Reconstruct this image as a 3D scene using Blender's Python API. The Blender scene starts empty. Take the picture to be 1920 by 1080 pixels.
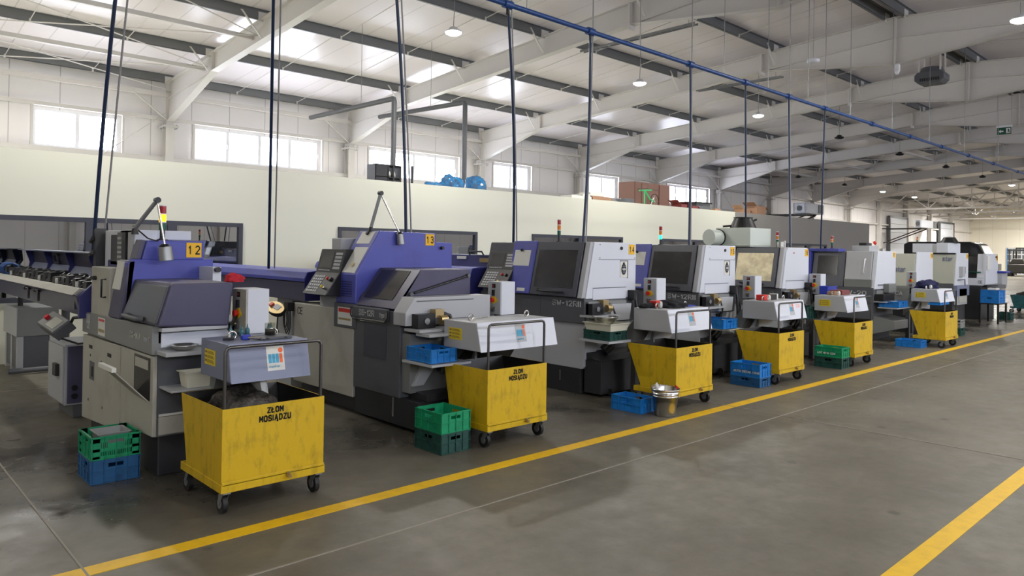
import bpy, math, random
from mathutils import Vector, Matrix
PI = math.pi
scene = bpy.context.scene
col = scene.collection
random.seed(7)

# ------------------------------------------------------------------ camera
CAM_H = 1.7
YAW, PITCH, ROLL = math.radians(43.2307), math.radians(-0.3563), math.radians(0.8608)
FPX, CYP = 1375.1, 460.0
_c, _s = math.cos(YAW), math.sin(YAW)
_fw, _r, _u = Vector((_s, _c, 0)), Vector((_c, -_s, 0)), Vector((0, 0, 1))
_f2 = _fw * math.cos(PITCH) - _u * math.sin(PITCH)
_u2 = _u * math.cos(PITCH) + _fw * math.sin(PITCH)
_r3 = _r * math.cos(ROLL) + _u2 * math.sin(ROLL)
_u3 = _u2 * math.cos(ROLL) - _r * math.sin(ROLL)
cam_data = bpy.data.cameras.new('camera')
cam = bpy.data.objects.new('camera', cam_data)
col.objects.link(cam)
m = Matrix.Identity(4)
for i in range(3):
    m[i][0], m[i][1], m[i][2] = _r3[i], _u3[i], -_f2[i]
m[2][3] = CAM_H
cam.matrix_world = m
cam_data.sensor_width = 36
cam_data.lens = FPX / 1920 * 36
cam_data.shift_y = -(540 - CYP) / 1920
cam_data.clip_end = 400
scene.camera = cam

# ------------------------------------------------------------------ sky and exposure
w = bpy.data.worlds.new('overcast_sky')
scene.world = w
w.use_nodes = True
w.node_tree.nodes['Background'].inputs[0].default_value = (0.98, 0.93, 1.1, 1)
w.node_tree.nodes['Background'].inputs[1].default_value = 22.0
scene.view_settings.view_transform = 'Standard'
scene.view_settings.look = 'None'
scene.view_settings.exposure = 0.12
scene.view_settings.gamma = 1.0
scene.view_settings.use_curve_mapping = False
scene.cycles.max_bounces = 7
scene.cycles.diffuse_bounces = 4
scene.cycles.glossy_bounces = 3
scene.cycles.transparent_max_bounces = 8
scene.cycles.sample_clamp_indirect = 6
scene.cycles.caustics_reflective = False
scene.cycles.caustics_refractive = False
scene.cycles.use_denoising = True

LAMP_W = 105.0
def lamp_light(loc, power=LAMP_W, size=0.26, colr=(1.0, 0.97, 0.92)):
    l = bpy.data.lights.new('high_bay_or_fill_light', 'AREA')
    l.shape = 'DISK'; l.size = size; l.energy = power; l.color = colr
    o = bpy.data.objects.new('high_bay_or_fill_light', l); col.objects.link(o)
    o.location = loc
    return o
# window daylight enters through portals in the window openings
def portal(x0, x1, z0, z1, y, face):
    l = bpy.data.lights.new('window_portal', 'AREA')
    l.shape = 'RECTANGLE'; l.size = abs(x1 - x0); l.size_y = z1 - z0
    l.cycles.is_portal = True
    o = bpy.data.objects.new('window_portal', l); col.objects.link(o)
    o.location = ((x0 + x1) / 2, y, (z0 + z1) / 2)
    o.rotation_euler = (-PI / 2 if face < 0 else PI / 2, 0, 0)

# ------------------------------------------------------------------ materials
def nt_mat(name):
    m = bpy.data.materials.new(name); m.use_nodes = True
    nt = m.node_tree
    return m, nt, nt.nodes['Principled BSDF']
def srgb(r, g, b):
    f = lambda c: (c / 255 / 12.92) if c / 255 <= 0.04045 else ((c / 255 + 0.055) / 1.055) ** 2.4
    return (f(r), f(g), f(b), 1)
def paint(name, c, rough=0.45, metal=0.0, dirt=None, amt=0.0, scale=6.0, lo=0.5, hi=0.7, bump=0.0, bscale=60, stretch=(1, 1, 1)):
    m, nt, b = nt_mat(name)
    N, L = nt.nodes, nt.links
    b.inputs['Base Color'].default_value = c
    b.inputs['Roughness'].default_value = rough
    b.inputs['Metallic'].default_value = metal
    tc = N.new('ShaderNodeTexCoord'); mp = N.new('ShaderNodeMapping')
    L.new(tc.outputs['Object'], mp.inputs[0]); mp.inputs['Scale'].default_value = stretch
    n = N.new('ShaderNodeTexNoise'); n.inputs['Scale'].default_value = scale
    n.inputs['Detail'].default_value = 8; n.inputs['Roughness'].default_value = 0.65
    L.new(mp.outputs[0], n.inputs['Vector'])
    if dirt is None:
        dirt = tuple(v * 0.8 for v in c[:3]) + (1,); amt = amt or 0.25
    r = N.new('ShaderNodeMapRange'); r.inputs[1].default_value = lo; r.inputs[2].default_value = hi
    r.inputs[4].default_value = amt
    L.new(n.outputs[0], r.inputs[0])
    mx = N.new('ShaderNodeMix'); mx.data_type = 'RGBA'
    mx.inputs[6].default_value = c; mx.inputs[7].default_value = dirt
    L.new(r.outputs[0], mx.inputs[0]); L.new(mx.outputs[2], b.inputs['Base Color'])
    if bump:
        n2 = N.new('ShaderNodeTexNoise'); n2.inputs['Scale'].default_value = bscale
        L.new(tc.outputs['Object'], n2.inputs['Vector'])
        bp = N.new('ShaderNodeBump'); bp.inputs['Strength'].default_value = bump; bp.inputs['Distance'].default_value = 0.004
        L.new(n2.outputs[0], bp.inputs['Height']); L.new(bp.outputs[0], b.inputs['Normal'])
    return m
def emit(name, c, s):
    m, nt, b = nt_mat(name)
    b.inputs['Base Color'].default_value = c
    b.inputs['Emission Color'].default_value = c; b.inputs['Emission Strength'].default_value = s
    return m
def pane(name, tint=(0.9, 0.95, 0.95, 1), gloss=0.12, rough=0.02):
    m = bpy.data.materials.new(name); m.use_nodes = True
    nt = m.node_tree; N, L = nt.nodes, nt.links; N.clear()
    o = N.new('ShaderNodeOutputMaterial'); t = N.new('ShaderNodeBsdfTransparent'); g = N.new('ShaderNodeBsdfGlossy')
    x = N.new('ShaderNodeMixShader'); x.inputs[0].default_value = gloss
    t.inputs[0].default_value = tint; g.inputs[0].default_value = (1, 1, 1, 1); g.inputs['Roughness'].default_value = rough
    L.new(t.outputs[0], x.inputs[1]); L.new(g.outputs[0], x.inputs[2]); L.new(x.outputs[0], o.inputs[0])
    return m
def floor_mat():
    m, nt, b = nt_mat('polished_concrete'); N, L = nt.nodes, nt.links
    tc = N.new('ShaderNodeTexCoord')
    def noise(s, d=8, ro=0.6, st=(1, 1, 1)):
        mp = N.new('ShaderNodeMapping'); mp.inputs['Scale'].default_value = st
        L.new(tc.outputs['Object'], mp.inputs[0])
        n = N.new('ShaderNodeTexNoise'); n.inputs['Scale'].default_value = s; n.inputs['Detail'].default_value = d
        n.inputs['Roughness'].default_value = ro; L.new(mp.outputs[0], n.inputs[0]); return n
    def rng(o, a, bb, c=0, d=1):
        r = N.new('ShaderNodeMapRange'); r.inputs[1].default_value = a; r.inputs[2].default_value = bb
        r.inputs[3].default_value = c; r.inputs[4].default_value = d; L.new(o, r.inputs[0]); return r.outputs[0]
    def mix(f, a, bb):
        x = N.new('ShaderNodeMix'); x.data_type = 'RGBA'
        L.new(f, x.inputs[0])
        if isinstance(a, tuple): x.inputs[6].default_value = a
        else: L.new(a, x.inputs[6])
        x.inputs[7].default_value = bb; return x.outputs[2]
    base = mix(rng(noise(0.9, 10).outputs[0], 0.35, 0.68), FL_A, FL_B)
    base = mix(rng(noise(14, 6, 0.7).outputs[0], 0.5, 0.75, 0, 0.35), base, FL_C)
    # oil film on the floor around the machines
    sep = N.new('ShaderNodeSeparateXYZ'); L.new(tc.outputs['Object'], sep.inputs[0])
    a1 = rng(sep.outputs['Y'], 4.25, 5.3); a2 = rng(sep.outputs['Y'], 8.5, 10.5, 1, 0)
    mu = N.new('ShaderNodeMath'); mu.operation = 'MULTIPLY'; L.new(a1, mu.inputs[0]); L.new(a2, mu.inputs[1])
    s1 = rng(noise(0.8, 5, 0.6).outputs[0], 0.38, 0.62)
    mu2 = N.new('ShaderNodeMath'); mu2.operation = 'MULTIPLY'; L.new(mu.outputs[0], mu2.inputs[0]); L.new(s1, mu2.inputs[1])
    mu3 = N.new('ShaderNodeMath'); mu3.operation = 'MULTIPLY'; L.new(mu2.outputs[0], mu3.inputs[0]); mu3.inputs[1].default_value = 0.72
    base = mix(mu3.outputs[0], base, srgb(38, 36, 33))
    # small oil drops
    v = N.new('ShaderNodeTexVoronoi'); v.inputs['Scale'].default_value = 1.9; v.inputs['Randomness'].default_value = 1
    L.new(tc.outputs['Object'], v.inputs[0])
    dv = N.new('ShaderNodeMath'); dv.operation = 'ADD'
    L.new(v.outputs['Distance'], dv.inputs[0]); L.new(rng(noise(9, 3).outputs[0], 0, 1, -0.05, 0.05), dv.inputs[1])
    drops = rng(dv.outputs[0], 0.07, 0.1, 0.55, 0)
    base = mix(drops, base, srgb(48, 44, 40))
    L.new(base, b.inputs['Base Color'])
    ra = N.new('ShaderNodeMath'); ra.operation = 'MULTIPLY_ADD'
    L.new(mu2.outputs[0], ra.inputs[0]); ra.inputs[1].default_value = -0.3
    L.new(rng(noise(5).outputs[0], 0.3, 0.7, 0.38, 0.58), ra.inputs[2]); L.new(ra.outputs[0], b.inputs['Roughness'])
    bp = N.new('ShaderNodeBump'); bp.inputs['Strength'].default_value = 0.08; bp.inputs['Distance'].default_value = 0.01
    L.new(noise(30).outputs[0], bp.inputs['Height']); L.new(bp.outputs[0], b.inputs['Normal'])
    return m
def ribbed(name, c, c2, axis, pitch, panel, rough=0.4, strength=0.3):
    # sheet-metal sandwich panel: fine ribs and a joint line every `panel` metres along an axis
    m, nt, b = nt_mat(name); N, L = nt.nodes, nt.links
    tc = N.new('ShaderNodeTexCoord'); sep = N.new('ShaderNodeSeparateXYZ'); L.new(tc.outputs['Object'], sep.inputs[0])
    def M(op, a, v=None):
        x = N.new('ShaderNodeMath'); x.operation = op; L.new(a, x.inputs[0])
        if v is not None: x.inputs[1].default_value = v
        return x.outputs[0]
    a = sep.outputs[axis]
    saw = M('PINGPONG', a, pitch)
    fr = M('PINGPONG', a, panel / 2)
    j = N.new('ShaderNodeMapRange'); j.inputs[1].default_value = 0.0; j.inputs[2].default_value = 0.018; j.inputs[3].default_value = 1; j.inputs[4].default_value = 0
    L.new(fr, j.inputs[0])
    mx = N.new('ShaderNodeMix'); mx.data_type = 'RGBA'; mx.inputs[6].default_value = c; mx.inputs[7].default_value = c2
    L.new(j.outputs[0], mx.inputs[0]); L.new(mx.outputs[2], b.inputs['Base Color'])
    bp = N.new('ShaderNodeBump'); bp.inputs['Strength'].default_value = strength; bp.inputs['Distance'].default_value = 0.02
    L.new(saw, bp.inputs['Height']); L.new(bp.outputs[0], b.inputs['Normal'])
    b.inputs['Roughness'].default_value = rough
    return m
FL_A, FL_B, FL_C = srgb(112, 107, 94), srgb(93, 88, 76), srgb(78, 75, 65)
GRIME = srgb(45, 38, 25)
M = {}
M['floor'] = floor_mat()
M['roof'] = ribbed('white_roof_panel', srgb(240, 233, 234), srgb(200, 195, 195), 'X', 0.05, 1.0, 0.28, 0.25)
M['wall'] = ribbed('white_wall_panel', srgb(242, 238, 235), srgb(180, 176, 173), 'X', 0.12, 1.15, 0.5, 0.12)
M['gable'] = ribbed('cream_gable_panel', srgb(238, 232, 214), srgb(200, 195, 180), 'Y', 0.12, 1.15, 0.5, 0.12)
M['cream'] = paint('cream_partition_paint', srgb(240, 240, 220), 0.55, amt=0.06, scale=0.8)
M['greywall'] = paint('grey_partition_far', srgb(150, 146, 138), 0.6, amt=0.1, scale=0.8)  # far stretch of the partition in one darker grey
M['steel'] = paint('light_grey_beam_paint', srgb(214, 210, 204), 0.5, amt=0.12, scale=1.5)
M['purlin'] = paint('galvanised_dark_grey_purlin', srgb(112, 114, 116), 0.5, 0.1, amt=0.2, scale=1)
M['galv'] = paint('galvanised_steel', srgb(150, 152, 152), 0.4, 0.7, amt=0.3, scale=10)
M['anth'] = paint('anthracite_frame', srgb(58, 60, 70), 0.45, amt=0.1)
M['pvc'] = paint('white_window_frame', srgb(238, 238, 240), 0.4, amt=0.05)
M['pane'] = pane('window_glass')
M['pane_dark'] = pane('office_window_glass', (0.55, 0.6, 0.62, 1), 0.30, 0.01)
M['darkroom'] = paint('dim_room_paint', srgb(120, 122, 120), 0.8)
M['yline'] = paint('yellow_floor_paint', srgb(232, 186, 22), 0.5, dirt=srgb(190, 150, 40), amt=0.6, scale=9, lo=0.45, hi=0.8)
M['joint'] = paint('pale_joint_filler', srgb(150, 144, 132), 0.7, amt=0.6, scale=14, lo=0.3)
M['yellow'] = paint('yellow_cart_paint', srgb(208, 172, 18), 0.5, dirt=srgb(105, 88, 18), amt=0.7, scale=11, lo=0.5, hi=0.8, bump=0.15, bscale=25, stretch=(1.2, 1.2, 0.55))
M['teal'] = paint('teal_cart_paint', srgb(38, 92, 96), 0.5, dirt=srgb(25, 50, 52), amt=0.6)
M['grease'] = paint('greasy_black_steel', srgb(40, 38, 35), 0.35, 0.3, amt=0.5, scale=18)
M['black'] = paint('black_plastic', srgb(28, 28, 30), 0.4, amt=0.3)
M['chips'] = paint('oily_grey_chips', srgb(92, 86, 78), 0.5, 0.4, dirt=srgb(28, 26, 24), amt=0.9, scale=30, lo=0.35, hi=0.6, bump=1.0, bscale=70)
M['rubber'] = paint('black_rubber', srgb(24, 23, 23), 0.6, dirt=srgb(70, 66, 60), amt=0.5, scale=25)
M['basedark'] = paint('charcoal_base_paint', srgb(44, 45, 48), 0.4, amt=0.4, scale=4)
M['beige'] = paint('beige_grey_panel', srgb(178, 176, 164), 0.45, dirt=srgb(140, 134, 118), amt=0.4, scale=3)
M['grey'] = paint('mid_grey_panel', srgb(128, 130, 128), 0.42, amt=0.2, scale=3)
M['dgrey'] = paint('dark_grey_panel', srgb(88, 90, 94), 0.42, amt=0.3, scale=3)
M['lgrey'] = paint('light_grey_panel', srgb(176, 178, 180), 0.42, amt=0.15, scale=3)
M['white'] = paint('white_machine_panel', srgb(212, 216, 224), 0.4, amt=0.08, scale=3)
M['greenwhite'] = paint('pale_green_white_panel', srgb(206, 214, 204), 0.4, amt=0.1)
M['sage'] = paint('sage_grey_panel', srgb(176, 178, 164), 0.4, amt=0.1)
M['blue'] = paint('violet_blue_panel', srgb(76, 82, 168), 0.38, dirt=srgb(58, 62, 130), amt=0.4, scale=3)
M['navy'] = paint('deep_blue_panel', srgb(44, 46, 108), 0.4, amt=0.3, scale=3)
M['purple'] = paint('grey_violet_panel', srgb(74, 72, 96), 0.4, dirt=srgb(60, 58, 78), amt=0.4, scale=3)
M['slate'] = paint('slate_door_panel', srgb(66, 68, 78), 0.32, amt=0.3, scale=3)
M['slateblue'] = paint('slate_blue_conveyor_paint', srgb(120, 126, 150), 0.35, amt=0.15, scale=4)
M['smoke'] = paint('smoked_window', srgb(38, 38, 40), 0.12, dirt=srgb(80, 78, 76), amt=0.5, scale=5, lo=0.5, hi=0.9)
M['bronze'] = paint('lit_interior_bronze_window', srgb(176, 166, 140), 0.33, 0.75, dirt=srgb(110, 104, 90), amt=0.7, scale=6, lo=0.4, hi=0.7)  # glow of the lit interior behind the glass put into the window colour
M['screen'] = paint('dark_screen', srgb(62, 60, 62), 0.2)
M['chrome'] = paint('bright_steel', srgb(205, 203, 198), 0.22, 1.0, amt=0.1)
M['worn'] = paint('worn_steel_tube', srgb(96, 94, 92), 0.35, 0.9, amt=0.4, scale=20)
M['brass'] = paint('brass', srgb(176, 156, 112), 0.38, 0.8, amt=0.3)
M['red'] = paint('red_plastic', srgb(206, 44, 34), 0.4, amt=0.15)
M['redcloth'] = paint('red_cloth', srgb(180, 30, 44), 0.8, amt=0.3, scale=20)
M['redlamp'] = paint('red_beacon_lens', srgb(170, 30, 44), 0.2)
M['amberlamp'] = paint('amber_beacon_lens', srgb(226, 130, 30), 0.2)
M['greenlamp'] = paint('green_beacon_lens', srgb(16, 92, 66), 0.2)
M['amberlit'] = emit('lit_amber_beacon', srgb(255, 180, 20), 3)
M['greenlit'] = emit('lit_green_beacon', srgb(40, 240, 180), 2.0)
M['yplas'] = paint('yellow_label', srgb(222, 196, 40), 0.5, amt=0.1)
M['ylabel'] = paint('yellow_number_plate', srgb(240, 186, 20), 0.5, amt=0.05)
M['ink'] = paint('black_ink', srgb(25, 24, 22), 0.6)
M['faded'] = paint('faded_print', srgb(120, 104, 50), 0.6)
M['paper'] = paint('white_paper', srgb(222, 222, 214), 0.7, amt=0.08)
M['print'] = paint('grey_print', srgb(140, 140, 140), 0.7)
M['silver'] = paint('silver_lettering', srgb(200, 202, 204), 0.4)
M['cgreen'] = paint('green_crate_plastic', srgb(22, 148, 100), 0.4, dirt=srgb(16, 92, 66), amt=0.5, scale=9)
M['cdgreen'] = paint('dark_green_crate_plastic', srgb(32, 74, 66), 0.45, dirt=srgb(22, 46, 42), amt=0.6, scale=9)
M['cblue'] = paint('blue_crate_plastic', srgb(30, 124, 200), 0.4, dirt=srgb(20, 86, 150), amt=0.5, scale=9)
M['cdblue'] = paint('dirty_blue_crate_plastic', srgb(36, 92, 140), 0.45, dirt=srgb(20, 54, 84), amt=0.6, scale=9)
M['cwhite'] = paint('white_crate_plastic', srgb(222, 220, 200), 0.45, amt=0.15)
M['cgreyp'] = paint('grey_crate_plastic', srgb(150, 152, 150), 0.45, amt=0.3)
M['orange'] = paint('orange_print', srgb(238, 104, 44), 0.5)
M['cyan'] = paint('cyan_print', srgb(60, 160, 196), 0.5)
M['pipeblue'] = paint('blue_pipe_paint', srgb(36, 72, 132), 0.35, amt=0.15)
M['hose'] = paint('dark_blue_hose', srgb(26, 44, 74), 0.45, amt=0.15)
M['cable'] = paint('grey_cable', srgb(150, 148, 146), 0.5)
M['bagblue'] = paint('blue_plastic_bag', srgb(38, 130, 190), 0.25, dirt=srgb(60, 80, 110), amt=0.9, scale=8, lo=0.4, hi=0.6, bump=0.8, bscale=14)
M['carton'] = paint('brown_cardboard', srgb(160, 124, 98), 0.8, amt=0.2)
M['wood'] = paint('reddish_wood_board', srgb(122, 88, 76), 0.6, amt=0.25, stretch=(1, 1, 6))
M['fabric'] = paint('black_cloth', srgb(22, 22, 26), 0.9, amt=0.3, scale=30, bump=0.5)
M['navycloth'] = paint('navy_cloth', srgb(28, 30, 70), 0.9, amt=0.3, scale=30, bump=0.5)
M['bottle'] = paint('teal_bottle_plastic', srgb(60, 110, 120), 0.25)
M['exit'] = paint('green_exit_panel', srgb(20, 84, 60), 0.4)
M['lampglow'] = emit('lit_lamp_diffuser', (1.0, 0.95, 0.85, 1), 40)
M['ledred'] = emit('red_led', srgb(255, 60, 40), 3)
M['ledgreen'] = emit('green_led', srgb(40, 255, 90), 3)
M['bluebin'] = paint('royal_blue_bin', srgb(38, 58, 168), 0.4)
M['maroon'] = paint('maroon_box', srgb(120, 52, 50), 0.5)
M['oil'] = paint('dark_oil', srgb(26, 22, 18), 0.1)
M['jar'] = pane('jar_glass', (0.8, 0.82, 0.75, 1), 0.15)
M['ltgreen'] = paint('bright_green_tube', srgb(40, 190, 110), 0.4)

# ------------------------------------------------------------------ mesh helpers
ORG = {}
class MB:
    def __init__(s): s.v = []; s.f = []; s.mi = []; s.mats = []; s.sm = []
    def m(s, mat):
        if mat not in s.mats: s.mats.append(mat)
        return s.mats.index(mat)
    def add(s, vs, fs, mat, smooth=False):
        k = len(s.v); s.v += [tuple(v) for v in vs]; i = s.m(mat)
        for f in fs: s.f.append(tuple(a + k for a in f)); s.mi.append(i); s.sm.append(smooth)
        return s
    def box(s, x0, x1, y0, y1, z0, z1, mat):
        vs = [(x, y, z) for x in (x0, x1) for y in (y0, y1) for z in (z0, z1)]
        return s.add(vs, [(0, 1, 3, 2), (4, 6, 7, 5), (0, 4, 5, 1), (2, 3, 7, 6), (0, 2, 6, 4), (1, 5, 7, 3)], mat)
    def prism(s, prof, a0, a1, axis, mat, shift=None):
        n = len(prof)
        def P(p, a):
            return {'x': (a, p[0], p[1]), 'y': (p[0], a, p[1]), 'z': (p[0], p[1], a)}[axis]
        prof2 = prof if shift is None else [(p[0] + shift[0], p[1] + shift[1]) for p in prof]
        vs = [P(p, a0) for p in prof] + [P(p, a1) for p in prof2]
        fs = [tuple(range(n)), tuple(range(2 * n - 1, n - 1, -1))]
        fs += [(i, i + n, (i + 1) % n + n, (i + 1) % n) for i in range(n)]
        return s.add(vs, fs, mat)
    def hexa(s, p, mat):
        # 8 points: bottom 4 then top 4, same order
        return s.add(p, [(0, 3, 2, 1), (4, 5, 6, 7), (0, 1, 5, 4), (1, 2, 6, 5), (2, 3, 7, 6), (3, 0, 4, 7)], mat)
    def cyl(s, p0, p1, r0, r1, mat, n=16, caps=True, smooth=True):
        p0, p1 = Vector(p0), Vector(p1); d = (p1 - p0).normalized()
        a = d.orthogonal().normalized(); b = d.cross(a)
        vs = []
        for p, r in ((p0, r0), (p1, r1)):
            for i in range(n):
                t = 2 * PI * i / n; vs.append(p + (a * math.cos(t) + b * math.sin(t)) * r)
        s.add(vs, [(i, (i + 1) % n, (i + 1) % n + n, i + n) for i in range(n)], mat, smooth)
        if caps:
            s.add(vs[:n], [tuple(range(n - 1, -1, -1))], mat); s.add(vs[n:], [tuple(range(n))], mat)
        return s
    def tube(s, pts, r, mat, n=8):
        pts = [Vector(p) for p in pts]; rings = []
        prev = None
        for i, p in enumerate(pts):
            d = (pts[min(i + 1, len(pts) - 1)] - pts[max(i - 1, 0)]).normalized()
            a = d.orthogonal().normalized() if prev is None else (prev - d * prev.dot(d)).normalized()
            prev = a; b = d.cross(a)
            rings.append([p + (a * math.cos(2 * PI * k / n) + b * math.sin(2 * PI * k / n)) * r for k in range(n)])
        vs = [v for g in rings for v in g]; fs = []
        for i in range(len(pts) - 1):
            for k in range(n):
                fs.append((i * n + k, i * n + (k + 1) % n, (i + 1) * n + (k + 1) % n, (i + 1) * n + k))
        s.add(vs, fs, mat, True)
        s.add(rings[0], [tuple(range(n - 1, -1, -1))], mat); s.add(rings[-1], [tuple(range(n))], mat)
        return s
    def lathe(s, prof, c, mat, n=24):
        vs = []; k = len(prof)
        for i in range(n):
            t = 2 * PI * i / n
            for r, z in prof: vs.append((c[0] + r * math.cos(t), c[1] + r * math.sin(t), c[2] + z))
        fs = [(i * k + j, ((i + 1) % n) * k + j, ((i + 1) % n) * k + j + 1, i * k + j + 1) for i in range(n) for j in range(k - 1)]
        return s.add(vs, fs, mat, True)
    def build(s, name, parent=None, bevel=0.0, kind=None, origin=None):
        me = bpy.data.meshes.new(name)
        o = bpy.data.objects.new(name, me)
        if parent is not None: org = ORG[parent.name]
        elif origin is not None: org = Vector(origin)
        else:
            xs = [v[0] for v in s.v]; ys = [v[1] for v in s.v]; zs = [v[2] for v in s.v]
            org = Vector(((min(xs) + max(xs)) / 2, (min(ys) + max(ys)) / 2, min(zs)))
            if kind == 'structure': org = Vector((0, 0, 0))
        me.from_pydata([tuple(Vector(v) - org) for v in s.v], [], s.f)
        for mt in s.mats: me.materials.append(M[mt])
        for i, p in enumerate(me.polygons): p.material_index = s.mi[i]; p.use_smooth = s.sm[i]
        col.objects.link(o)
        import bmesh
        bm = bmesh.new(); bm.from_mesh(me); bmesh.ops.recalc_face_normals(bm, faces=bm.faces); bm.to_mesh(me); bm.free()
        if parent is not None: o.parent = parent
        else: o.location = org
        ORG[o.name] = org
        if kind: o['kind'] = kind
        if bevel:
            b = o.modifiers.new('bevel', 'BEVEL'); b.width = bevel; b.segments = 2; b.limit_method = 'ANGLE'; b.angle_limit = 0.6
        return o
def struct(name, mb, bevel=0): return mb.build(name, kind='structure', bevel=bevel)
def thing(name, loc, label, cat, group=None):
    o = bpy.data.objects.new(name, None); col.objects.link(o); o.location = loc
    o.empty_display_size = 0.1; ORG[o.name] = Vector(loc)
    return tag(o, label, cat, group)
def tag(o, label, cat, group=None):
    o['label'] = label; o['category'] = cat
    if group: o['group'] = group
    return o
def copy_tree(o, parent=None, loc=None, label=None, rz=None):
    c = o.copy(); col.objects.link(c)
    if parent is not None: c.parent = parent
    if loc is not None: c.location = loc; 
    if rz is not None: c.rotation_euler = (0, 0, rz)
    if label: c['label'] = label
    for ch in list(o.children): copy_tree(ch, c)
    return c
def at(px, py, X=None, Y=None, Z=None):
    d = _r3 * ((px - 960) / FPX) + _u3 * (-(py - CYP) / FPX) + _f2
    t = X / d.x if X is not None else (Y / d.y if Y is not None else (Z - CAM_H) / d.z)
    return Vector((0, 0, CAM_H)) + d * t
_txt = {}
def text(s, size, loc, face, mat, parent, name='lettering', bold=0.0, align='LEFT', ang=0.0, sx=1.0, lean=0.0, label=None, depth=0.0012, shear=0.0):
    """Lettering laid on a face: '-Y' faces the aisle, '-X' faces the front of the row."""
    cu = bpy.data.curves.new(name, 'FONT'); cu.body = s; cu.size = size; cu.offset = bold; cu.align_x = align; cu.extrude = depth; cu.shear = shear
    cu.resolution_u = 3
    t = bpy.data.objects.new('tmp', cu); col.objects.link(t)
    bpy.context.view_layer.update()
    me = bpy.data.meshes.new_from_object(t.evaluated_get(bpy.context.evaluated_depsgraph_get()))
    bpy.data.objects.remove(t); bpy.data.curves.remove(cu)
    me.materials.clear(); me.materials.append(M[mat])
    if face == '-Y': B = Matrix(((1, 0, 0), (0, 0, -1), (0, 1, 0)))     # right=+X up=+Z
    elif face == '-X': B = Matrix(((0, 0, -1), (-1, 0, 0), (0, 1, 0)))  # right=-Y up=+Z
    else: B = Matrix.Identity(3)
    if lean:
        if face == '-X': B = Matrix.Rotation(lean, 3, 'Y') @ B
        else: B = Matrix.Rotation(-lean, 3, 'X') @ B
    R2 = Matrix.Rotation(ang, 3, 'Z')
    S = Matrix.Diagonal((sx, 1, 1))
    T = B @ R2 @ S
    org = ORG[parent.name] if parent else Vector((0, 0, 0))
    for v in me.vertices: v.co = T @ v.co + Vector(loc) - org
    o = bpy.data.objects.new(name, me); me.name = name; col.objects.link(o)
    if parent: o.parent = parent
    ORG[o.name] = org
    if label: o['label'] = label
    return o
_O = [(1, 0), (3, 0), (4, 1), (4, 5), (3, 6), (1, 6), (0, 5), (0, 1), (1, 0)]
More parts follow.
